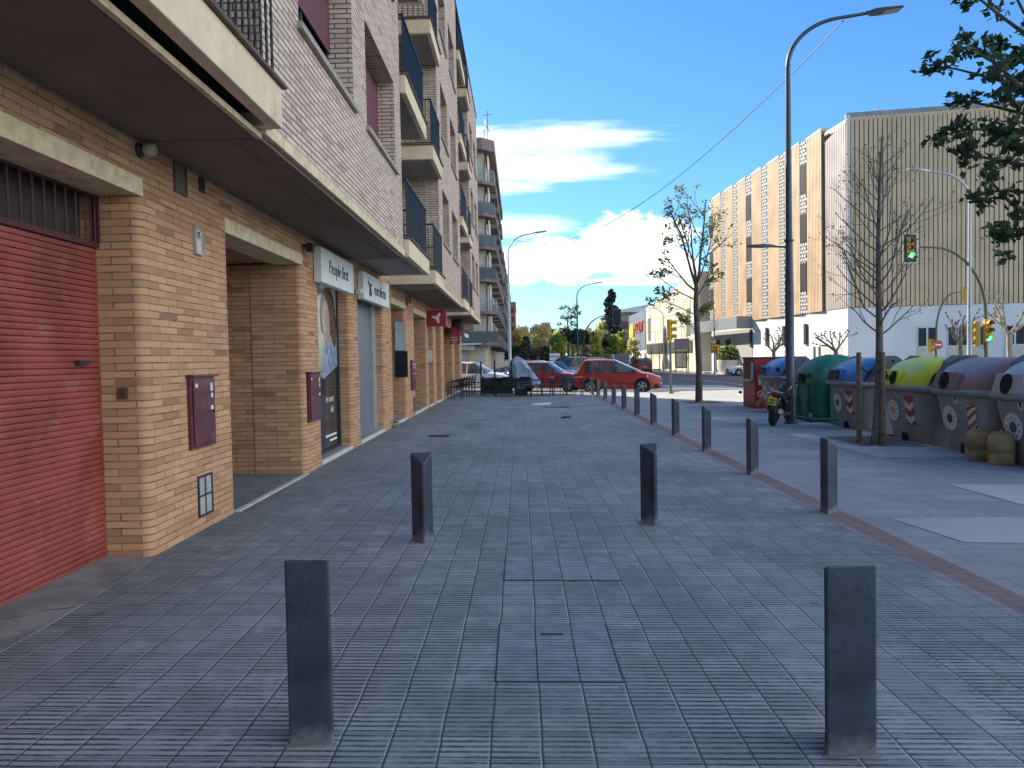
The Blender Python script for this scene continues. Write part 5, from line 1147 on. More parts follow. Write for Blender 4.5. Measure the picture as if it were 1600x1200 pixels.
for c in clus:
    base = Vector((rnd.gauss(0,1), rnd.gauss(0,1), rnd.gauss(.2,.5))).normalized()
    for k in range(rnd.randint(12,18)):                   # a spray of lobed leaflets
        d = (base + Vector((rnd.gauss(0,.7), rnd.gauss(0,.7), rnd.gauss(0,.6)))).normalized(); e = d.orthogonal(); e.rotate(Quaternion(d, rnd.uniform(0,6.28))); L = rnd.uniform(.055,.10); w = L*.23
        o_ = c + Vector((rnd.gauss(0,.03),rnd.gauss(0,.03),rnd.gauss(0,.022))); m.face([o_, o_ + d*L*.4 + e*w, o_ + d*L*.62 + e*w*.45, o_ + d*L, o_ + d*L*.66 - e*w*.5, o_ + d*L*.38 - e*w], 0 if rnd.random() < .6 else 1)
m.build('foliage', [leafmat('evergreen_leaf', (.07,.125,.05), .3, .35, 5), leafmat('evergreen_leaf_dark', (.035,.068,.032), .25, .3, 5)], t)
# pollarded planes by the ribbed building
def pollard(px, Y, label, h, seed, mt, trunk=.55):
    rnd = random.Random(seed); g_ = gpt(px, Y); t = thing('pollarded_tree', label, 'tree', g_, 0, 'pollarded plane trees'); m = MB(); tips = []
    zt = h*trunk; r = .035*h; m.tube([(0,0,-.1),(.03,0,zt*.5),(0,.03,zt)], [r,r*.85,r*.9], 9)
    for k in range(6):
        a = k*PI/3 + rnd.uniform(-.3,.3); d = Vector((math.cos(a)*.8, math.sin(a)*.6, rnd.uniform(.5,1.0))).normalized(); grow(m, tips, Vector((0,.0,zt-.1)), d, h*.36, r*.48, 1, rnd, 2, 40, .55, .10, 5, .22)
    for p, d in tips: m.lathe([(.001,-.07),(.07,-.03),(.07,.03),(.001,.07)], 6, M=Matrix.Translation(p))
    m.build('trunk', mt, t)
pollard(1577, 42, 'pale pollarded tree with knobbly limbs before the white doors at right', 5.2, 1, M_barkp)
pollard(1500, 47, 'dark pollarded tree with wide crooked limbs behind the traffic signals', 5.0, 2, M_barkg, .5)
pollard(1306, 53, 'small pollarded tree before the white wall near the building corner', 4.6, 3, M_barkg, .45)
pollard(1209, 62, 'small pollarded tree before the cream wall left of the lamp post', 4.6, 4, M_barkg, .45)
# ---- background trees: one of each habit, then each placed with its own look
def crown_tree(name, label, px, Y, top, wpx, leafs, dens=1500, shape='oval', seed=0, trunk_frac=.25, leaf=.32, bark=None):
    rnd = random.Random(seed); g_ = gpt(px, Y); h = at(px, top, Y).z - g_.z; w = wpx*Y/F_PX/2
    t = thing(name, label, 'tree', g_, 0, 'background trees'); m = MB(); tips = []
    m.tube([(0,0,-.1),(.05,0,h*.3),(0,.05,h*.6),(.02,0,h*.92)], [.018*h+.05,.014*h+.04,.009*h+.02,.01], 8)
    for k in range(14):
        u = trunk_frac + (1-trunk_frac)*(k/14)*.8; a = k*2.4; d = Vector((math.cos(a), math.sin(a), .7 if shape != 'umbrella' else .9)).normalized(); grow(m, tips, Vector((0,0,h*u)), d, w*(1.0 if shape != 'cone' else .9*(1-u)+.1), .006*h, 1, rnd, 3, 35, .55, .1, 4, .12)
    m.build('trunk', bark or M_bark, t)
    m = MB(); nb = 60 if shape == 'cone' else 26; cl = []
    for k in range(nb):
        u = rnd.random(); a = rnd.uniform(0, 2*PI)
        if shape == 'cone': z = trunk_frac*.3 + (1-trunk_frac*.3)*u; rr = w*.95*(1-z)**.5*rnd.uniform(.4,1.0); cr = w*.42*(1.02-z)**.5+.15
        elif shape == 'umbrella': z = rnd.uniform(.66,.96); rr = w*math.sqrt(rnd.random())*.9; cr = w*.3
        elif shape == 'column': z = trunk_frac + (1-trunk_frac)*u*.93; rr = w*.6*math.sqrt(rnd.random()); cr = w*.48
        elif shape == 'sparse': z = trunk_frac + (1-trunk_frac)*u; rr = w*math.sqrt(rnd.random()); cr = w*.20
        else: z = trunk_frac + (1-trunk_frac)*u*.92; rr = w*math.sin(PI*min(1,max(.08,(z-trunk_frac)/(1-trunk_frac))))**.6*math.sqrt(rnd.random())*.8; cr = w*.38
        cl.append((Vector((rr*math.cos(a), rr*math.sin(a), z*h)), cr))
    if shape == 'cone': cl += [(Vector((0,0,h*(.3+.07*k))), w*.55*(1.0-(.3+.07*k))+.15) for k in range(10)]
    per = max(8, dens//len(cl))
    for c, cr in cl:
        mi = rnd.randrange(len(leafs))
        for k in range(per):
            v = Vector((rnd.gauss(0,1), rnd.gauss(0,1), rnd.gauss(0,.8))).normalized()*cr*rnd.random()**.45; m.leaf(c + v, leaf*rnd.uniform(.6,1.3), mi if rnd.random() < .75 else rnd.randrange(len(leafs)), .62, rnd)
    m.build('foliage', [M_lf[i] for i in leafs], t); return t
T_ = crown_tree
T_('poplar', 'golden poplar just right of the red brick end block', 813, 150, 511, 34, (LO,LY), 2600, 'column', 1, .15, .5)
T_('poplar', 'orange-gold poplar in front of the distant pale apartment block', 848, 160, 506, 36, (LO,LY), 2800, 'column', 2, .15, .5)
T_('bare_poplar', 'thin pale leafless poplar between the two golden poplars', 829, 165, 508, 18, (LY,), 160, 'sparse', 3, .2, .25, M_barkp)
T_('street_tree', 'small bright green tree right of the golden poplars', 872, 105, 524, 34, (LG,LL_), 1300, 'oval', 4, .4)
T_('eucalyptus', 'tall thin-crowned grey-green tree rising above the pines', 888, 130, 474, 40, (LD,LG), 900, 'sparse', 5, .45)
T_('stone_pine', 'dark umbrella pine with bare straight trunk left of the dark lamp post', 894, 115, 514, 40, (LC,LD), 2200, 'umbrella', 6, .6)
T_('stone_pine', 'dark umbrella pine just right of the dark lamp post', 914, 120, 516, 36, (LC,LD), 2000, 'umbrella', 7, .6)
T_('conifer', 'tall dark narrow conifer standing above the yellow-green trees', 957, 112, 454, 40, (LC,), 9000, 'cone', 8, .1, .38)
T_('street_tree', 'yellow-green tree left of the tall dark conifer', 934, 100, 516, 32, (LL_,LY), 1500, 'oval', 9, .25)
T_('street_tree', 'tall yellow autumn tree just left of the dark conifer', 946, 125, 496, 26, (LY,LL_), 1300, 'oval', 10, .3)
T_('street_tree', 'bright lime-green tree at the foot of the dark conifer', 959, 96, 522, 30, (LL_,LG), 1600, 'oval', 11, .2)
T_('street_tree', 'fresh green tree right of the dark conifer', 972, 102, 518, 28, (LG,LL_), 1500, 'oval', 12, .2)
T_('street_tree', 'tawny half-leafed tree before the dark red banded building', 990, 98, 528, 28, (LY,LR), 700, 'oval', 13, .2)
T_('street_tree', 'small russet tree beside the dark traffic signal arch', 917, 98, 541, 18, (LR,LO), 700, 'oval', 14, .25)
T_('cypress', 'dark pointed cypress behind the grey tarpaulin', 822, 80, 528, 30, (LC,LR), 2200, 'cone', 15, .05, .3)
T_('shrub_tree', 'dark rounded evergreen left of the pointed cypress', 806, 84, 541, 34, (LC,LD), 1800, 'oval', 16, .05, .3)
T_('shrub_tree', 'russet-brown bushy tree below the pointed cypress', 836, 78, 546, 34, (LR,LC), 1800, 'oval', 17, .02, .3)
T_('shrub_tree', 'small dark rounded evergreen right of the russet bush', 850, 88, 540, 24, (LD,LC), 1300, 'oval', 18, .2, .3)
for k, (px, Y, top, lab) in enumerate(((1073,84,545,'thin bare sapling before the cream building, right of the yellow signal'),(1030,95,535,'thin bare sapling before the cream building, left of the yellow signal'),(1018,104,540,'thin bare sapling in front of the white base wall below the sign'),(1116,72,470,'slim leafless street tree before the pleated facade by the far signal'))):
    rnd = random.Random(40+k); g_ = gpt(px, Y); h = at(px, top, Y).z - g_.z; t = thing('bare_sapling', lab, 'tree', g_, 0, 'bare saplings'); m = MB(); tips = []
    m.tube([(0,0,-.1),(.03,0,h*.5),(0,0,h*.97)], [.07,.055,.015], 7)
    for j in range(16):
        u = .38 + .57*j/16; a = j*2.4; grow(m, tips, Vector((0,0,h*u)), Vector((math.cos(a)*.6, math.sin(a)*.6, .9)).normalized(), h*.26*(1.25-u), .018, 1, rnd, 3, 34, .5, .12, 4, .1)
    m.build('trunk', M_barkg, t)
m = MB(); rnd = random.Random(77)                       # far-off wood closing the view
for k in range(9000):
    x = rnd.uniform(-2, 62); hh = 9.5 + 2.5*math.sin(x*.55) + 1.5*math.sin(x*1.7); z = rnd.uniform(.2, 1)**.8*hh
    m.leaf((x, 255 + rnd.uniform(-4,4), gz(20) + z), 1.0, (0 if math.sin(x*.9) > .2 else 1) if rnd.random() < .8 else 2, .7, rnd)
for k in range(60): x = -2 + k*1.06; m.tube([(x,256,-1),(x+.2,256,8)], [.18,.08], 5, 3)
tag(m.build('wood', [M_lf[LY], M_lf[LL_], M_lf[LR], M_barkp]), 'hazy belt of pale spring trees far down the street', 'wood', kind='stuff')
m = MB()                                                # hedge line behind the car park
rnd = random.Random(9)
for k in range(2600): m.leaf((rnd.uniform(6.5,17), 128 + rnd.uniform(-1,1), gz(10) + rnd.uniform(0,1.9)), .5, rnd.randint(0,1), .7, rnd)
tag(m.build('hedge', [M_lf[LD], M_lf[LG]]), 'long low dark hedge behind the parked cars under the yellow-green trees', 'hedge')
# ------------------------------------------------------------------ cars
M_cglass = mat('car_glass', (.05,.07,.085), .05, var=.05, spec=.9); M_cglass.node_tree.nodes['Principled BSDF'].inputs['Alpha'].default_value = .62; M_rim = mat('alloy', (.42,.42,.43), .35, .7); M_hl = mat('headlight', (.55,.56,.56), .15, var=.1); M_tl = mat('taillight', (.30,.015,.015), .25); M_trimb = mat('black_trim', (.02,.02,.021), .6)
def car(name, label, loc, rz, paint, kind='mpv', L=4.2, W=1.76, H=1.55, group='parked cars'):
    t = thing(name, label, 'car', loc, rz, group); hw = W/2
    K = {  # fractions of length from the tail: tail, roof rear, roof front, cowl, nose; belt and bonnet heights
     'mpv':   dict(tail=.02, rr=.11, rf=.46, cw=.79, belt=.58, hood=.585, nose=.44, tailz=.60, wr=.74),
     'hatch': dict(tail=.03, rr=.16, rf=.52, cw=.70, belt=.61, hood=.62, nose=.46, tailz=.64, wr=.72),
     'saloon':dict(tail=.16, rr=.30, rf=.52, cw=.69, belt=.63, hood=.64, nose=.48, tailz=.68, wr=.70),
     'suv':   dict(tail=.02, rr=.08, rf=.54, cw=.70, belt=.60, hood=.62, nose=.50, tailz=.60, wr=.78),
     'van':   dict(tail=.0, rr=.03, rf=.66, cw=.82, belt=.56, hood=.54, nose=.40, tailz=.54, wr=.86)}[kind]
    rw = .32 if H < 1.7 else .34; xa, xb = L*.19, L*.80; zs = .20
    xt, xr, xf, xc = L*K['tail'], L*K['rr'], L*K['rf'], L*K['cw']
    X = {0, L*.02, L*.06, xt, xr, xf, xc, L*.90, L*.965, L, xf - .03, xr + .05}
    cab = xf - xr; p1 = xr + cab*.36; p2 = xr + cab*.40; p3 = xr + cab*.80; p4 = xr + cab*.84
    X |= {p1, p2, p3, p4}
    for c in (xa, xb): X |= {c + (rw+.045)*math.cos(PI*k/8) for k in range(9)}
    X = sorted(X); XX = [X[0]]
    for x in X[1:]:
        if x - XX[-1] > .012: XX.append(x)
    def belt(x):
        if x < xc: return H*(K['tailz'] + (K['belt']-K['tailz'])*min(1, x/xc))
        u = (x-xc)/(L-xc); return H*(K['hood'] + (K['nose']-K['hood'])*(u**1.7))
    def roof(x):
        b = belt(x)
        if x <= xt or x >= xc: return b
        if x < xr: return b + (H*.965-b)*((x-xt)/(xr-xt))**.8
        if x > xf: return b + (H*.985-b)*((xc-x)/(xc-xf))**.92
        u = (x-xr)/(xf-xr); return H*(.965 + .035*math.sin(PI*(.25+.6*u)))
    def half(x):
        e = 1.0
        if x > L*.8: e = 1 - .20*((x-L*.8)/(L*.2))**2.2
        if x < L*.14: e = 1 - .10*((L*.14-x)/(L*.14))**2
        return hw*e
    rings = []
    for x in XX:
        z0 = zs + (.06 if x < .1 or x > L-.1 else 0)
        for c in (xa, xb):
            d = abs(x-c)
            if d < rw+.045: z0 = max(z0, rw + math.sqrt(max(0,(rw+.045)**2 - d*d)))
        w = half(x); b = belt(x); r_ = roof(x); cabin = r_ - b > .03
        z1 = min(b-.10, max(z0+.06, .42)); z2 = max(z1+.02, b-.13)
        wr = hw*K['wr'] if cabin else w*.84
        if cabin: wr = w*.965 + (hw*K['wr'] - w*.965)*min(1, (r_-b)/(H*.36))
        up = r_ if cabin else b + .012
        h_ = [(0,zs),(w*.9,z0),(w*.985,z0+.03),(w,z1),(w*.995,z2),(w*.955,b),(wr,up-.02),(wr*.86,up+.012),(wr*.45,up+.03),(0,up+.038)]
        rings.append([(x - L/2, y, z) for y, z in h_] + [(x - L/2, -y, z) for y, z in h_[-2:0:-1]])
    n = len(rings[0]); m = MB()
    def mf(a, k):
        x = (XX[a]+XX[a+1])/2; kk = k if k < 9 else n-1-k
        b, r_ = belt(x), roof(x)
        if r_ - b > .02:
            if kk == 5 and xr+.05 < x < xf and not (p1 < x < p2 or p3 < x < p4) and kind != 'van': return 1
            if kk == 5 and kind == 'van' and p3 < x < xf: return 1
            if kk == 5 and xf < x < xc - .25: return 1
            if kk in (7, 8) and xf < x < xc: return 1
            if kk == 6 and xf < x < xc: return 1
            if kk in (7, 8) and xt + .02 < x < xr and (xr - xt) > .12: return 1
        if kk in (0, 1): return 2
        return 0
    m.loft(rings, 0, True, True, True, mf); m.f = [f[::-1] for f in m.f]
    body = m.build('body', [paint, M_cglass, M_trimb], t, smooth=32)
    if kind in ('suv', 'van', 'mpv'):
        m = MB(); zb_ = belt(0)+.03; m.box(-L/2-.012+xt*.0,-L/2+.05,-hw*.72,hw*.72,zb_,H*.90) if kind == 'van' else m.poly3([(-L/2+xt+.0,-hw*.74,zb_),(-L/2+xt,hw*.74,zb_),(-L/2+xr-.02,hw*.62,H*.93),(-L/2+xr-.02,-hw*.62,H*.93)][::-1], (-1,0,.2), .02)
        m.build('rear_window', M_cglass, t)
    for c in (xa, xb):
        for s in (-1, 1):
            m = MB(); Mw = frame((c-L/2, s*(hw-.11), rw), (1,0,0), (0,0,1)); prof = [(rw-.10,-.10),(rw-.03,-.105),(rw,-.07),(rw,.07),(rw-.03,.105),(rw-.10,.10)]; m.lathe(prof, 22, M=Mw, cap=False); wh = m.build('wheel', M_tyre, t, smooth=True)
            m = MB(); o_ = s*(hw-.11) + s*.085
            m.lathe([(rw-.095,-.005),(rw-.10,.004),(rw-.125,.012),(rw-.135,-.03)], 20, cap=False, M=frame((c-L/2, o_, rw), (s*-1,0,0), (0,0,1)) if True else None)
            for k in range(5):
                a = k*2*PI/5 + .3; Q = Matrix.Translation((c-L/2, o_, rw)) @ Matrix.Rotation(a,4,'Y'); m.box(-.03,.03,-.012,.012,.02,rw-.115,M=Q)
            m.build('rim', M_rim, wh, smooth=30); m = MB(); m.lathe([(.001,-.05),(rw-.09,-.05),(rw-.09,-.03),(.001,-.03)], 18, M=frame((c-L/2, o_, rw), (s*-1,0,0), (0,0,1))); m.build('brake_disc', M_trimb, wh)
    m = MB(); 
    for yy in (-.38, .38):
        for xs in (L*.50, L*.30): m.box(xs-L/2-.25,xs-L/2+.25,yy-.24,yy+.24,.42,.62); m.box(xs-L/2-.30,xs-L/2-.16,yy-.23,yy+.23,.62,H*.80)
    if kind != 'van': m.build('seats', M_trimb, t)
    for s in (-1, 1):
        w = half(L*.96); zb_ = belt(L*.93)
        m = MB(); m.loft([[(L*.975-L/2, s*w*.42, zb_-.18),(L*.965-L/2, s*w*.42, zb_-.06),(L*.845-L/2, s*half(L*.845)*.84, zb_+.05),(L*.845-L/2, s*half(L*.845)*.98, zb_-.04)],[(L*1.006-L/2, s*w*.50, zb_-.19),(L*.99-L/2, s*w*.48, zb_-.05),(L*.865-L/2, s*half(L*.865)*.97, zb_+.06),(L*.865-L/2, s*half(L*.865)*1.03, zb_-.05)]],0,True,True,True); m.build('headlight', M_hl, t)
        m = MB(); w0 = half(.02); zt_ = belt(0); m.box(-L/2-.015,-L/2+.10,s*w0*.74,s*w0*1.012,zt_-.22,zt_+.02 if kind != 'van' else zt_+.1); m.build('taillight', M_tl, t, bevel=.01)
        m = MB(); xm = xc - L/2 - .22; m.loft([[(xm+.05,s*(hw-.02),belt(xc)+.02),(xm+.05,s*(hw+.14),belt(xc)+.03),(xm+.05,s*(hw+.14),belt(xc)+.15),(xm+.05,s*(hw+.02),belt(xc)+.13)],[(xm-.05,s*(hw-.02),belt(xc)+.02),(xm-.05,s*(hw+.15),belt(xc)+.02),(xm-.05,s*(hw+.15),belt(xc)+.16),(xm-.05,s*(hw+.02),belt(xc)+.14)]],0,True,True,True); m.build('mirror', paint, t, bevel=.015)
        m = MB()
        for xh in (p1-.22, p3-.22): m.box(xh-L/2,xh-L/2+.16,s*(hw-.012),s*(hw+.012),belt(xh)-.12,belt(xh)-.09)
        if kind != 'van': m.build('door_handle', paint, t)
    m = MB(); w = half(L)*.78; m.box(L/2-.06,L/2+.012,-w,w,.24,.36); m.box(L/2-.06,L/2+.010,-w*.6,w*.6,.42,belt(L)-.06) ; m.build('grille', M_trimb, t, bevel=.01)
    m = MB(); [m.box(L*.93-L/2,L*.985-L/2,sg*half(L*.96)*.93,sg*half(L*.96)*1.02,.26,.42) for sg in (-1,1)]; m.build('bumper_trim', M_trimb, t)
    m = MB(); [m.box(xa+rw+.08-L/2,xb-rw-.08-L/2,sg*(hw-.01),sg*(hw+.012),.44,.48) for sg in (-1,1)]; m.build('side_moulding', M_trimb, t)
    m = MB(); m.box(-L/2-.015,-L/2+.05,-hw*.8,hw*.8,.24,.36); m.build('rear_bumper_trim', M_trimb, t)
    for x in (L/2+.012, -L/2-.022):
        m = MB(); m.box(x,x+.012,-.26,.26,.40 if x > 0 else .62,.50 if x > 0 else .72); m.build('number_plate', M_disc, t)
    return t
def paint(name, c, coat=.3, rough=.36, metal=.0): return mat(name, c, rough, metal, var=.05, scale=1, coat=coat)
P_red = paint('paint_red', (.36,.02,.012)); P_red2 = paint('paint_crimson', (.34,.02,.022)); P_white = paint('paint_white', (.66,.66,.65)); P_silver = paint('paint_silver', (.36,.38,.40), .5, .3, .5); P_navy = paint('paint_navy', (.03,.05,.10)); P_black = paint('paint_black', (.02,.02,.023)); P_blue = paint('paint_blue', (.08,.15,.24)); P_grey = paint('paint_grey', (.12,.125,.13), .5, .3, .4); P_greyb = paint('paint_blue_grey', (.16,.22,.30), .5, .3, .3)
RD = -.12
def place(px, Y): x = at(px, 560, Y).x; return (x, Y, gz(x) + RD)
car('parked_car', 'bright red people carrier parked broadside behind the terrace tables', place(966, 36.0), R(-15), P_red, 'mpv', 3.95, 1.72, 1.58)
car('parked_car', 'darker red hatchback parked broadside behind the grey tarpaulin', place(856, 37.3), R(-17), P_red2, 'hatch', 4.0, 1.72, 1.46)
car('parked_car', 'white hatchback parked broadside behind the black windbreak', place(742, 37.8), R(-14), P_white, 'hatch', 4.2, 1.75, 1.44)
car('parked_car', 'navy SUV seen from the front quarter behind the red hatchback', place(885, 57), R(-125), P_navy, 'suv', 4.4, 1.85, 1.72)
car('parked_car', 'black estate nose to the navy SUV, behind the red people carrier', place(912, 60), R(-150), P_black, 'suv', 4.5, 1.85, 1.66)
car('parked_car', 'blue hatchback half hidden between the two red cars', place(866, 49), R(-60), P_blue, 'hatch', 4.0, 1.72, 1.42)
car('parked_car', 'silver saloon seen over the roof of the darker red hatchback', place(832, 56), R(170), P_silver, 'saloon', 4.4, 1.76, 1.44)
car('parked_car', 'grey saloon parked far left before the russet bushes', place(812, 62), R(180), P_grey, 'saloon', 4.4, 1.76, 1.45)
car('parked_car', 'blue-grey hatchback beyond the roof of the red people carrier', place(930, 84), R(95), P_greyb, 'hatch', 4.1, 1.75, 1.5)
car('parked_car', 'white hatchback beside the silver van in the distance', place(942, 90), R(92), P_white, 'hatch', 4.0, 1.72, 1.5)
car('parked_van', 'silver van with a dark rear window beyond the red people carrier', place(966, 73), R(91), P_silver, 'van', 4.6, 1.9, 2.0)
car('parked_car', 'dark grey car between the silver van and the far red car', place(986, 98), R(93), P_grey, 'suv', 4.3, 1.8, 1.65)
car('parked_car', 'dark red car seen from behind, driving off on the right of the far row', place(1002, 88), R(92), P_red2, 'suv', 4.3, 1.82, 1.66)
car('parked_car', 'black car in the shade at the left end of the far row', place(893, 100), R(95), P_black, 'hatch', 4.1, 1.75, 1.5)
car('parked_car', 'white car poking out behind the red clothes bank on the far side', place(1171, 72), R(180), P_white, 'hatch', 4.2, 1.76, 1.45)
# ------------------------------------------------------------------ traffic signals
M_ty = mat('signal_yellow', (.62,.36,.03), .5, var=.08); M_tg = mat('signal_pole_green', (.13,.14,.09), .5, .3, var=.1); M_amb = mat('lens_off_amber', (.16,.07,.02), .3); M_roff = mat('lens_off_red', (.13,.02,.02), .3); M_goff = mat('lens_off_green', (.02,.08,.05), .3)
M_gon = emis('lens_green_lit', (.05,.85,.45), 2.2); M_dpole = mat('signal_dark', (.03,.032,.035), .5, .2)
def head(t, pos, yaw, mt, board=False, lit=False, name='signal_head', s=1.0):
    Q = Matrix.Translation(pos) @ Matrix.Rotation(yaw,4,'Z') @ Matrix.Scale(s,4)
    m = MB(); m.box(-.15,.15,.0,.16,-.46,.46,M=Q); h = m.build(name, mt, t, bevel=.02)
    if board:
        m = MB(); m.box(-.30,.30,.05,.07,-.62,.62,M=Q); m.build('backboard', M_dpole, h); m = MB()
        for a in ((-.32,-.27,-.64,.64),(.27,.32,-.64,.64),(-.27,.27,.59,.64),(-.27,.27,-.64,-.59)): m.box(a[0],a[1],.04,.05,a[2],a[3],M=Q)
        m.build('white_border', M_disc, h)
    for k, ml in enumerate((M_roff, M_amb, M_gon if lit else M_goff)):
        z = .30 - .30*k; m = MB(); m.lathe([(.001,.028),(.07,.02),(.105,.0)], 16, M=Q @ frame((0,0,z),(1,0,0),(0,0,1)), cap=False); m.build('lens', ml, h)
        m = MB(); rg = []
        for j in range(11):
            a = -.35 + (PI+.7)*j/10; rg.append(j)
        r0 = .125; m.loft([[Q @ Vector((r0*math.cos(-.3+(PI+.6)*j/10), y, z + r0*math.sin(-.3+(PI+.6)*j/10))) for j in range(11)] for y in (0, -.20)], 0, False); m.loft([[Q @ Vector(((r0-.008)*math.cos(-.3+(PI+.6)*j/10), y, z + (r0-.008)*math.sin(-.3+(PI+.6)*j/10))) for j in range(11)] for y in (-.20, 0)], 0, False); m.build('visor', mt, h)
    return h
def signal(label, loc): return thing('traffic_light', label, 'traffic light', loc)
def spole(t, h, mt, r=.05, base=True):
    m = MB(); m.lathe([(.14,-.1),(.14,.03),(r+.02,.10),(r,.5),(r,h)], 12); m.build('pole', mt, t, smooth=True)
g_ = Vector((6.44, 32.5, gz(6.44))); t = signal('yellow traffic light facing right on a thin pole beside the young tree', g_); spole(t, 3.1, M_tg, .05); head(t, Vector((.06,0,2.72)), R(62), M_ty)
m = MB(); m.box(-.16,-.06,-.12,.12,.62+.0,.9); m.build('junction_box', M_ty, t) if False else None
def archpole(t, H, reach, sgn, mt, r=.075):
    m = MB(); pts = [(0,0,-.1),(0,0,1.5),(0,0,H*.55)]; R_ = H*.42
    for k in range(1, 11): a = k/10*PI/2; pts.append((sgn*min(R_,reach*.8)*(1-math.cos(a)), 0, H*.55 + (H*.45)*math.sin(a)))
    pts.append((sgn*reach, 0, H + .02)); m.tube(pts, [r*1.25,r*1.2,r] + [r*(1-.05*k) for k in range(10)] + [r*.45], 10); m.build('arched_pole', mt, t, smooth=True)
g_ = gpt(1540, 31); t = signal('tall arched green-grey signal with a black-backed head showing green over the avenue', g_); archpole(t, at(1480,386,31).z - g_.z, at(1540,560,31).x - at(1436,560,31).x, -1, M_tg)
hp = at(1422, 388, 31) - g_; head(t, Vector((hp.x, -.05, hp.z)), R(0), M_ty, True, True, s=.95)
hp = at(1541, 517, 31) - g_; head(t, Vector((hp.x+.02, -.14, hp.z)), 0, M_ty, False, True); head(t, Vector((-.42, .05, hp.z-.12)), R(-110), M_ty, False, False, s=1.1)
g_ = gpt(1463, 53); t = signal('smaller arched signal with a yellow head seen from behind, further along the avenue', g_); archpole(t, at(1490,457,53).z - g_.z, at(1502,560,53).x - at(1463,560,53).x, 1, M_tg, .07); hp = at(1508, 460, 53) - g_; head(t, Vector((hp.x, 0, hp.z)), R(150), M_ty, s=1.1); head(t, Vector((-.35,0,2.4)), R(30), M_ty, s=1.0)
g_ = gpt(1466, 50); t = thing('no_entry_sign', 'small round red no entry sign by the smaller arched signal', 'road sign', g_); m = MB(); m.tube([(0,.05,-.1),(0,.05,2.75)], .03, 6); m.build('post', M_polel, t); m = MB(); m.lathe([(.001,0),(.30,.0),(.30,.02),(.001,.02)], 24, M=frame((0,0,2.4),(1,0,0),(0,0,1))); dk = m.build('disc', M_red_s, t); m = MB(); m.box(-.2,.2,-.03,-.021,2.35,2.45); m.build('white_bar', M_disc, dk)
g_ = gpt(912, 71); t = signal('dark arched signal over the road behind the red people carrier, seen from behind', g_); archpole(t, at(950,493,71).z - g_.z, at(958,560,71).x - at(912,560,71).x, 1, M_dpole, .08); hp = at(964, 496, 71) - g_; head(t, Vector((hp.x, 0, hp.z)), R(180-12), M_dpole, True, False, s=1.25)
g_ = gpt(1117, 70); t = signal('small yellow traffic light before the entrance canopy of the tan building', g_); spole(t, 3.2, M_polel, .09); head(t, Vector((-.15,-.12,2.5)), R(40), M_ty, s=1.1); head(t, Vector((.3,0,2.3)), R(100), M_ty, s=1.0)
# bus shelter by the cream building
g_ = gpt(1066, 84); t = thing('bus_shelter', 'small open shelter with a lettered board before the cream building', 'shelter', g_)
m = MB()
for x in (-.7,.7): m.tube([(x,0,-.05),(x,0,2.6)], .05, 6)
m.box(-.8,.8,-.05,.8,2.6,2.7); m.build('frame', M_dgrey, t); m = MB(); m.box(-.7,.7,.6,.64,.4,2.3); m.build('glass_back', M_cglass, t); m = MB(); m.box(-.9,.8,-.1,-.04,2.75,3.7); m.build('board', mat('board_mauve', (.30,.22,.25), .6), t); m = MB(); m.box(-.45,.55,.3,.5,.45,.52); m.build('bench', M_redd, t)
# white direction panel on a post left of the parked cars
g_ = gpt(867, 70); t = thing('road_sign', 'small stack of pale direction panels on a post left of the navy SUV', 'road sign', g_); m = MB(); m.tube([(0,.03,-.1),(0,.03,2.2)], .04, 6); m.build('post', M_polel, t)
for k in range(3): m = MB(); m.box(-.5,.5,-.02,.0,1.0+.36*k,1.28+.36*k); m.build('panel', M_disc, t)
# ------------------------------------------------------------------ terrace of the corner bar
M_chair = mat('chair_dark', (.018,.022,.032), .5, .1, var=.2); M_tarp = mat('tarpaulin', (.27,.34,.45), .5, var=.3, scale=5, bump=.9, bscale=7, dirt=((.5,.52,.54), .6, 3)); M_tabt = mat('table_dark', (.03,.035,.045), .35)
def chair():
    t = thing('terrace_chair', 'proto', 'chair', (0,0,0), 0)
    m = MB()
    for s in (-1,1): m.tube([(s*.25,-.23,0),(s*.25,-.22,.60),(s*.25,-.17,.66),(s*.25,.16,.66),(s*.25,.23,.60),(s*.25,.25,0)], .013, 6)
    m.tube([(-.25,-.22,.42),(.25,-.22,.42)], .011, 5); m.tube([(-.25,.23,.42),(.25,.23,.42)], .011, 5); m.build('frame', M_chair, t)
    m = MB(); m.box(-.235,.235,-.22,.21,.425,.45); m.build('seat', M_chair, t, bevel=.008)
    m = MB(); m.tube([(-.23,.23,.45),(-.22,.29,.80)], .012, 5); m.tube([(.23,.23,.45),(.22,.29,.80)], .012, 5)
    for k in range(4): m.box(-.22,.22,.255+.014*k,.268+.014*k,.50+.08*k,.555+.08*k)
    m.build('backrest', M_chair, t); return t
ch = chair(); first = [True]
def pc(x, y, rz, label, z=None, group='dark terrace chairs'):
    loc = (x, y, gz(x) if z is None else z)
    if first[0]: first[0] = False; ch.location = loc; ch.rotation_euler = (0,0,rz); ch['label'] = label; ch['group'] = group; return ch
    return dup(ch, loc, rz, label, group=group)
for k, w in enumerate(('innermost chair, against the brick pier,', 'second chair from the brick wall', 'third chair from the brick wall', 'fourth chair from the brick wall', 'fifth chair from the brick wall', 'outermost chair')):
    pc(-2.50 + .105*k, 28.2 + .02*k, R(-90), '%s in the nested row of stacked dark chairs' % w, gz(-2.4) + .02*k, 'stacked dark chairs')
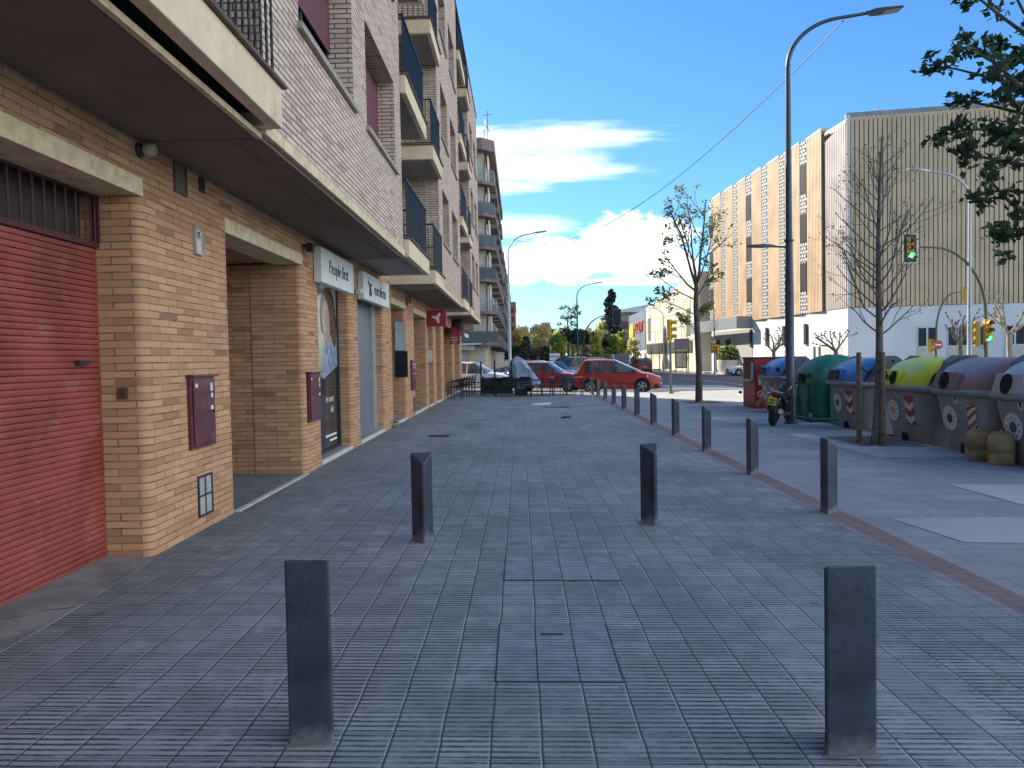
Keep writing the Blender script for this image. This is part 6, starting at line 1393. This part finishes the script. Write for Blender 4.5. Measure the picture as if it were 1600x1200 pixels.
def table(x, y, label):
    t = thing('terrace_table', label, 'table', (x, y, gz(x)), 0, 'terrace tables'); m = MB(); m.box(-.36,.36,-.36,.36,.71,.735); m.build('tabletop', M_tabt, t, bevel=.006)
    for sx in (-1,1):
        for sy in (-1,1): m = MB(); m.tube([(sx*.30,sy*.30,.71),(sx*.33,sy*.33,0)], .014, 6); m.build('leg', M_chair, t)
    return t
table(-.70, 30.6, 'dark square table between the windbreak and the grey tarpaulin'); table(.10, 30.5, 'dark square table partly under the foot of the grey tarpaulin'); table(1.55, 31.6, 'dark square table in front of the darker red hatchback'); table(2.25, 31.5, 'dark square table before the tail of the red people carrier')
for x, y, a, lab in ((-1.22,30.6,R(90),'dark chair left of the table by the windbreak'),(-.28,30.2,R(-100),'dark chair right of the table by the windbreak'),(-.45,29.9,R(170),'dark chair turned away in front of the table by the windbreak'),(.32,29.9,R(150),'dark chair in front of the table under the tarpaulin'),(.62,30.5,R(-90),'dark chair at the right end of the tarpaulin'),(1.08,31.4,R(90),'dark chair left of the table before the darker red car'),(1.62,31.0,R(175),'dark chair facing the table before the darker red car'),(1.92,31.1,R(190),'dark chair between the two right-hand tables'),(2.74,31.4,R(-90),'dark chair at the right end of the terrace, before the red people carrier')): pc(x, y, a, lab)
t = thing('windbreak', 'black terrace windbreak panel with tall posts', 'windbreak', (-1.62, 30.9, gz(-1.6))); w = 1.25
m = MB(); m.box(0,w,-.03,.03,.05,.72); m.build('panel', M_chair, t)
for x in (0, .56, w): m = MB(); m.box(x-.035,x+.035,-.045,.045,0,1.42 if x else 1.40); m.build('post', M_chair, t)
m = MB(); m.box(1.29,1.45,-.02,.02,.3,1.25); m.build('grey_panel', mat('panel_grey',(.16,.165,.17),.6), t)
t = thing('grey_tarpaulin', 'crumpled blue-grey tarpaulin draped over stacked terrace furniture', 'tarpaulin', (.12, 31.3, gz(.1))); rnd = random.Random(8); rings = []
prof = [(-.58,.40,.50),(-.60,.95,.46),(-.56,1.32,.42),(-.44,1.50,.40),(-.28,1.58,.36),(-.12,1.55,.36),(.04,1.42,.40),(.18,1.20,.42),(.32,.98,.44),(.46,.80,.42),(.58,.66,.36),(.68,.56,.26)]
for x, zt_, hw_ in prof:
    r_ = []
    for j in range(15):
        u = -1 + 2*j/14; fold = .07*math.sin(j*2.3 + x*7) + rnd.uniform(-.04,.04); zlow = .30 + .2*abs(x) + .07*math.sin(x*9)
        y = hw_*math.sin(u*PI/2)*(1 + .12*math.sin(j*1.9)); z = zt_ - (zt_-zlow)*abs(u)**2.4 + fold*.6; r_.append((x + fold*.5, y - fold, z))
    rings.append(r_)
m = MB(); m.loft(rings, 0, False); m.loft([[(p[0]*.97, p[1]*.96, p[2]-.02) for p in r_] for r_ in rings], 0, False)
m.build('cloth', M_tarp, t, smooth=70)
m = MB(); m.box(-.35,.15,-.25,.25,.0,.72); m.build('stacked_tables', M_chair, t)
# litter on the paving
def flat(name, label, cat, px, py, pts, mt, th=.01, z=.006):
    w = ray(px, py); k = .019; tt = (-k*.0288 - EYE)/(w.z + k*w.x); x, y = w.x*tt, w.y*tt
    m = MB(); m.poly3([(a, b, z + th + c) for a, b, c in pts], (0,0,1), th); o = m.build(name, mt); o.location = (x, y, gz(x)); tag(o, label, cat); return o
flat('cardboard_sheet', 'flattened white sheet lying on the paving before the terrace', 'sheet', 845, 632.5, [(-.32,-.25,0),(.30,-.30,0),(.34,.28,.05),(-.22,.32,.02)], M_disc)
flat('rubber_mat', 'dark flattened mat lying right of the white sheet', 'mat', 868, 636, [(-.42,-.3,0),(.40,-.35,0),(.45,.25,.02),(-.3,.3,.0)], M_frame)
t = flat('dark_rag', 'small dark crumpled rag lying alone on the paving', 'rag', 884, 653, [(-.12,-.1,0),(.0,-.14,.02),(.13,-.06,0),(.1,.1,.03),(-.06,.12,.01)], M_frame, .03)
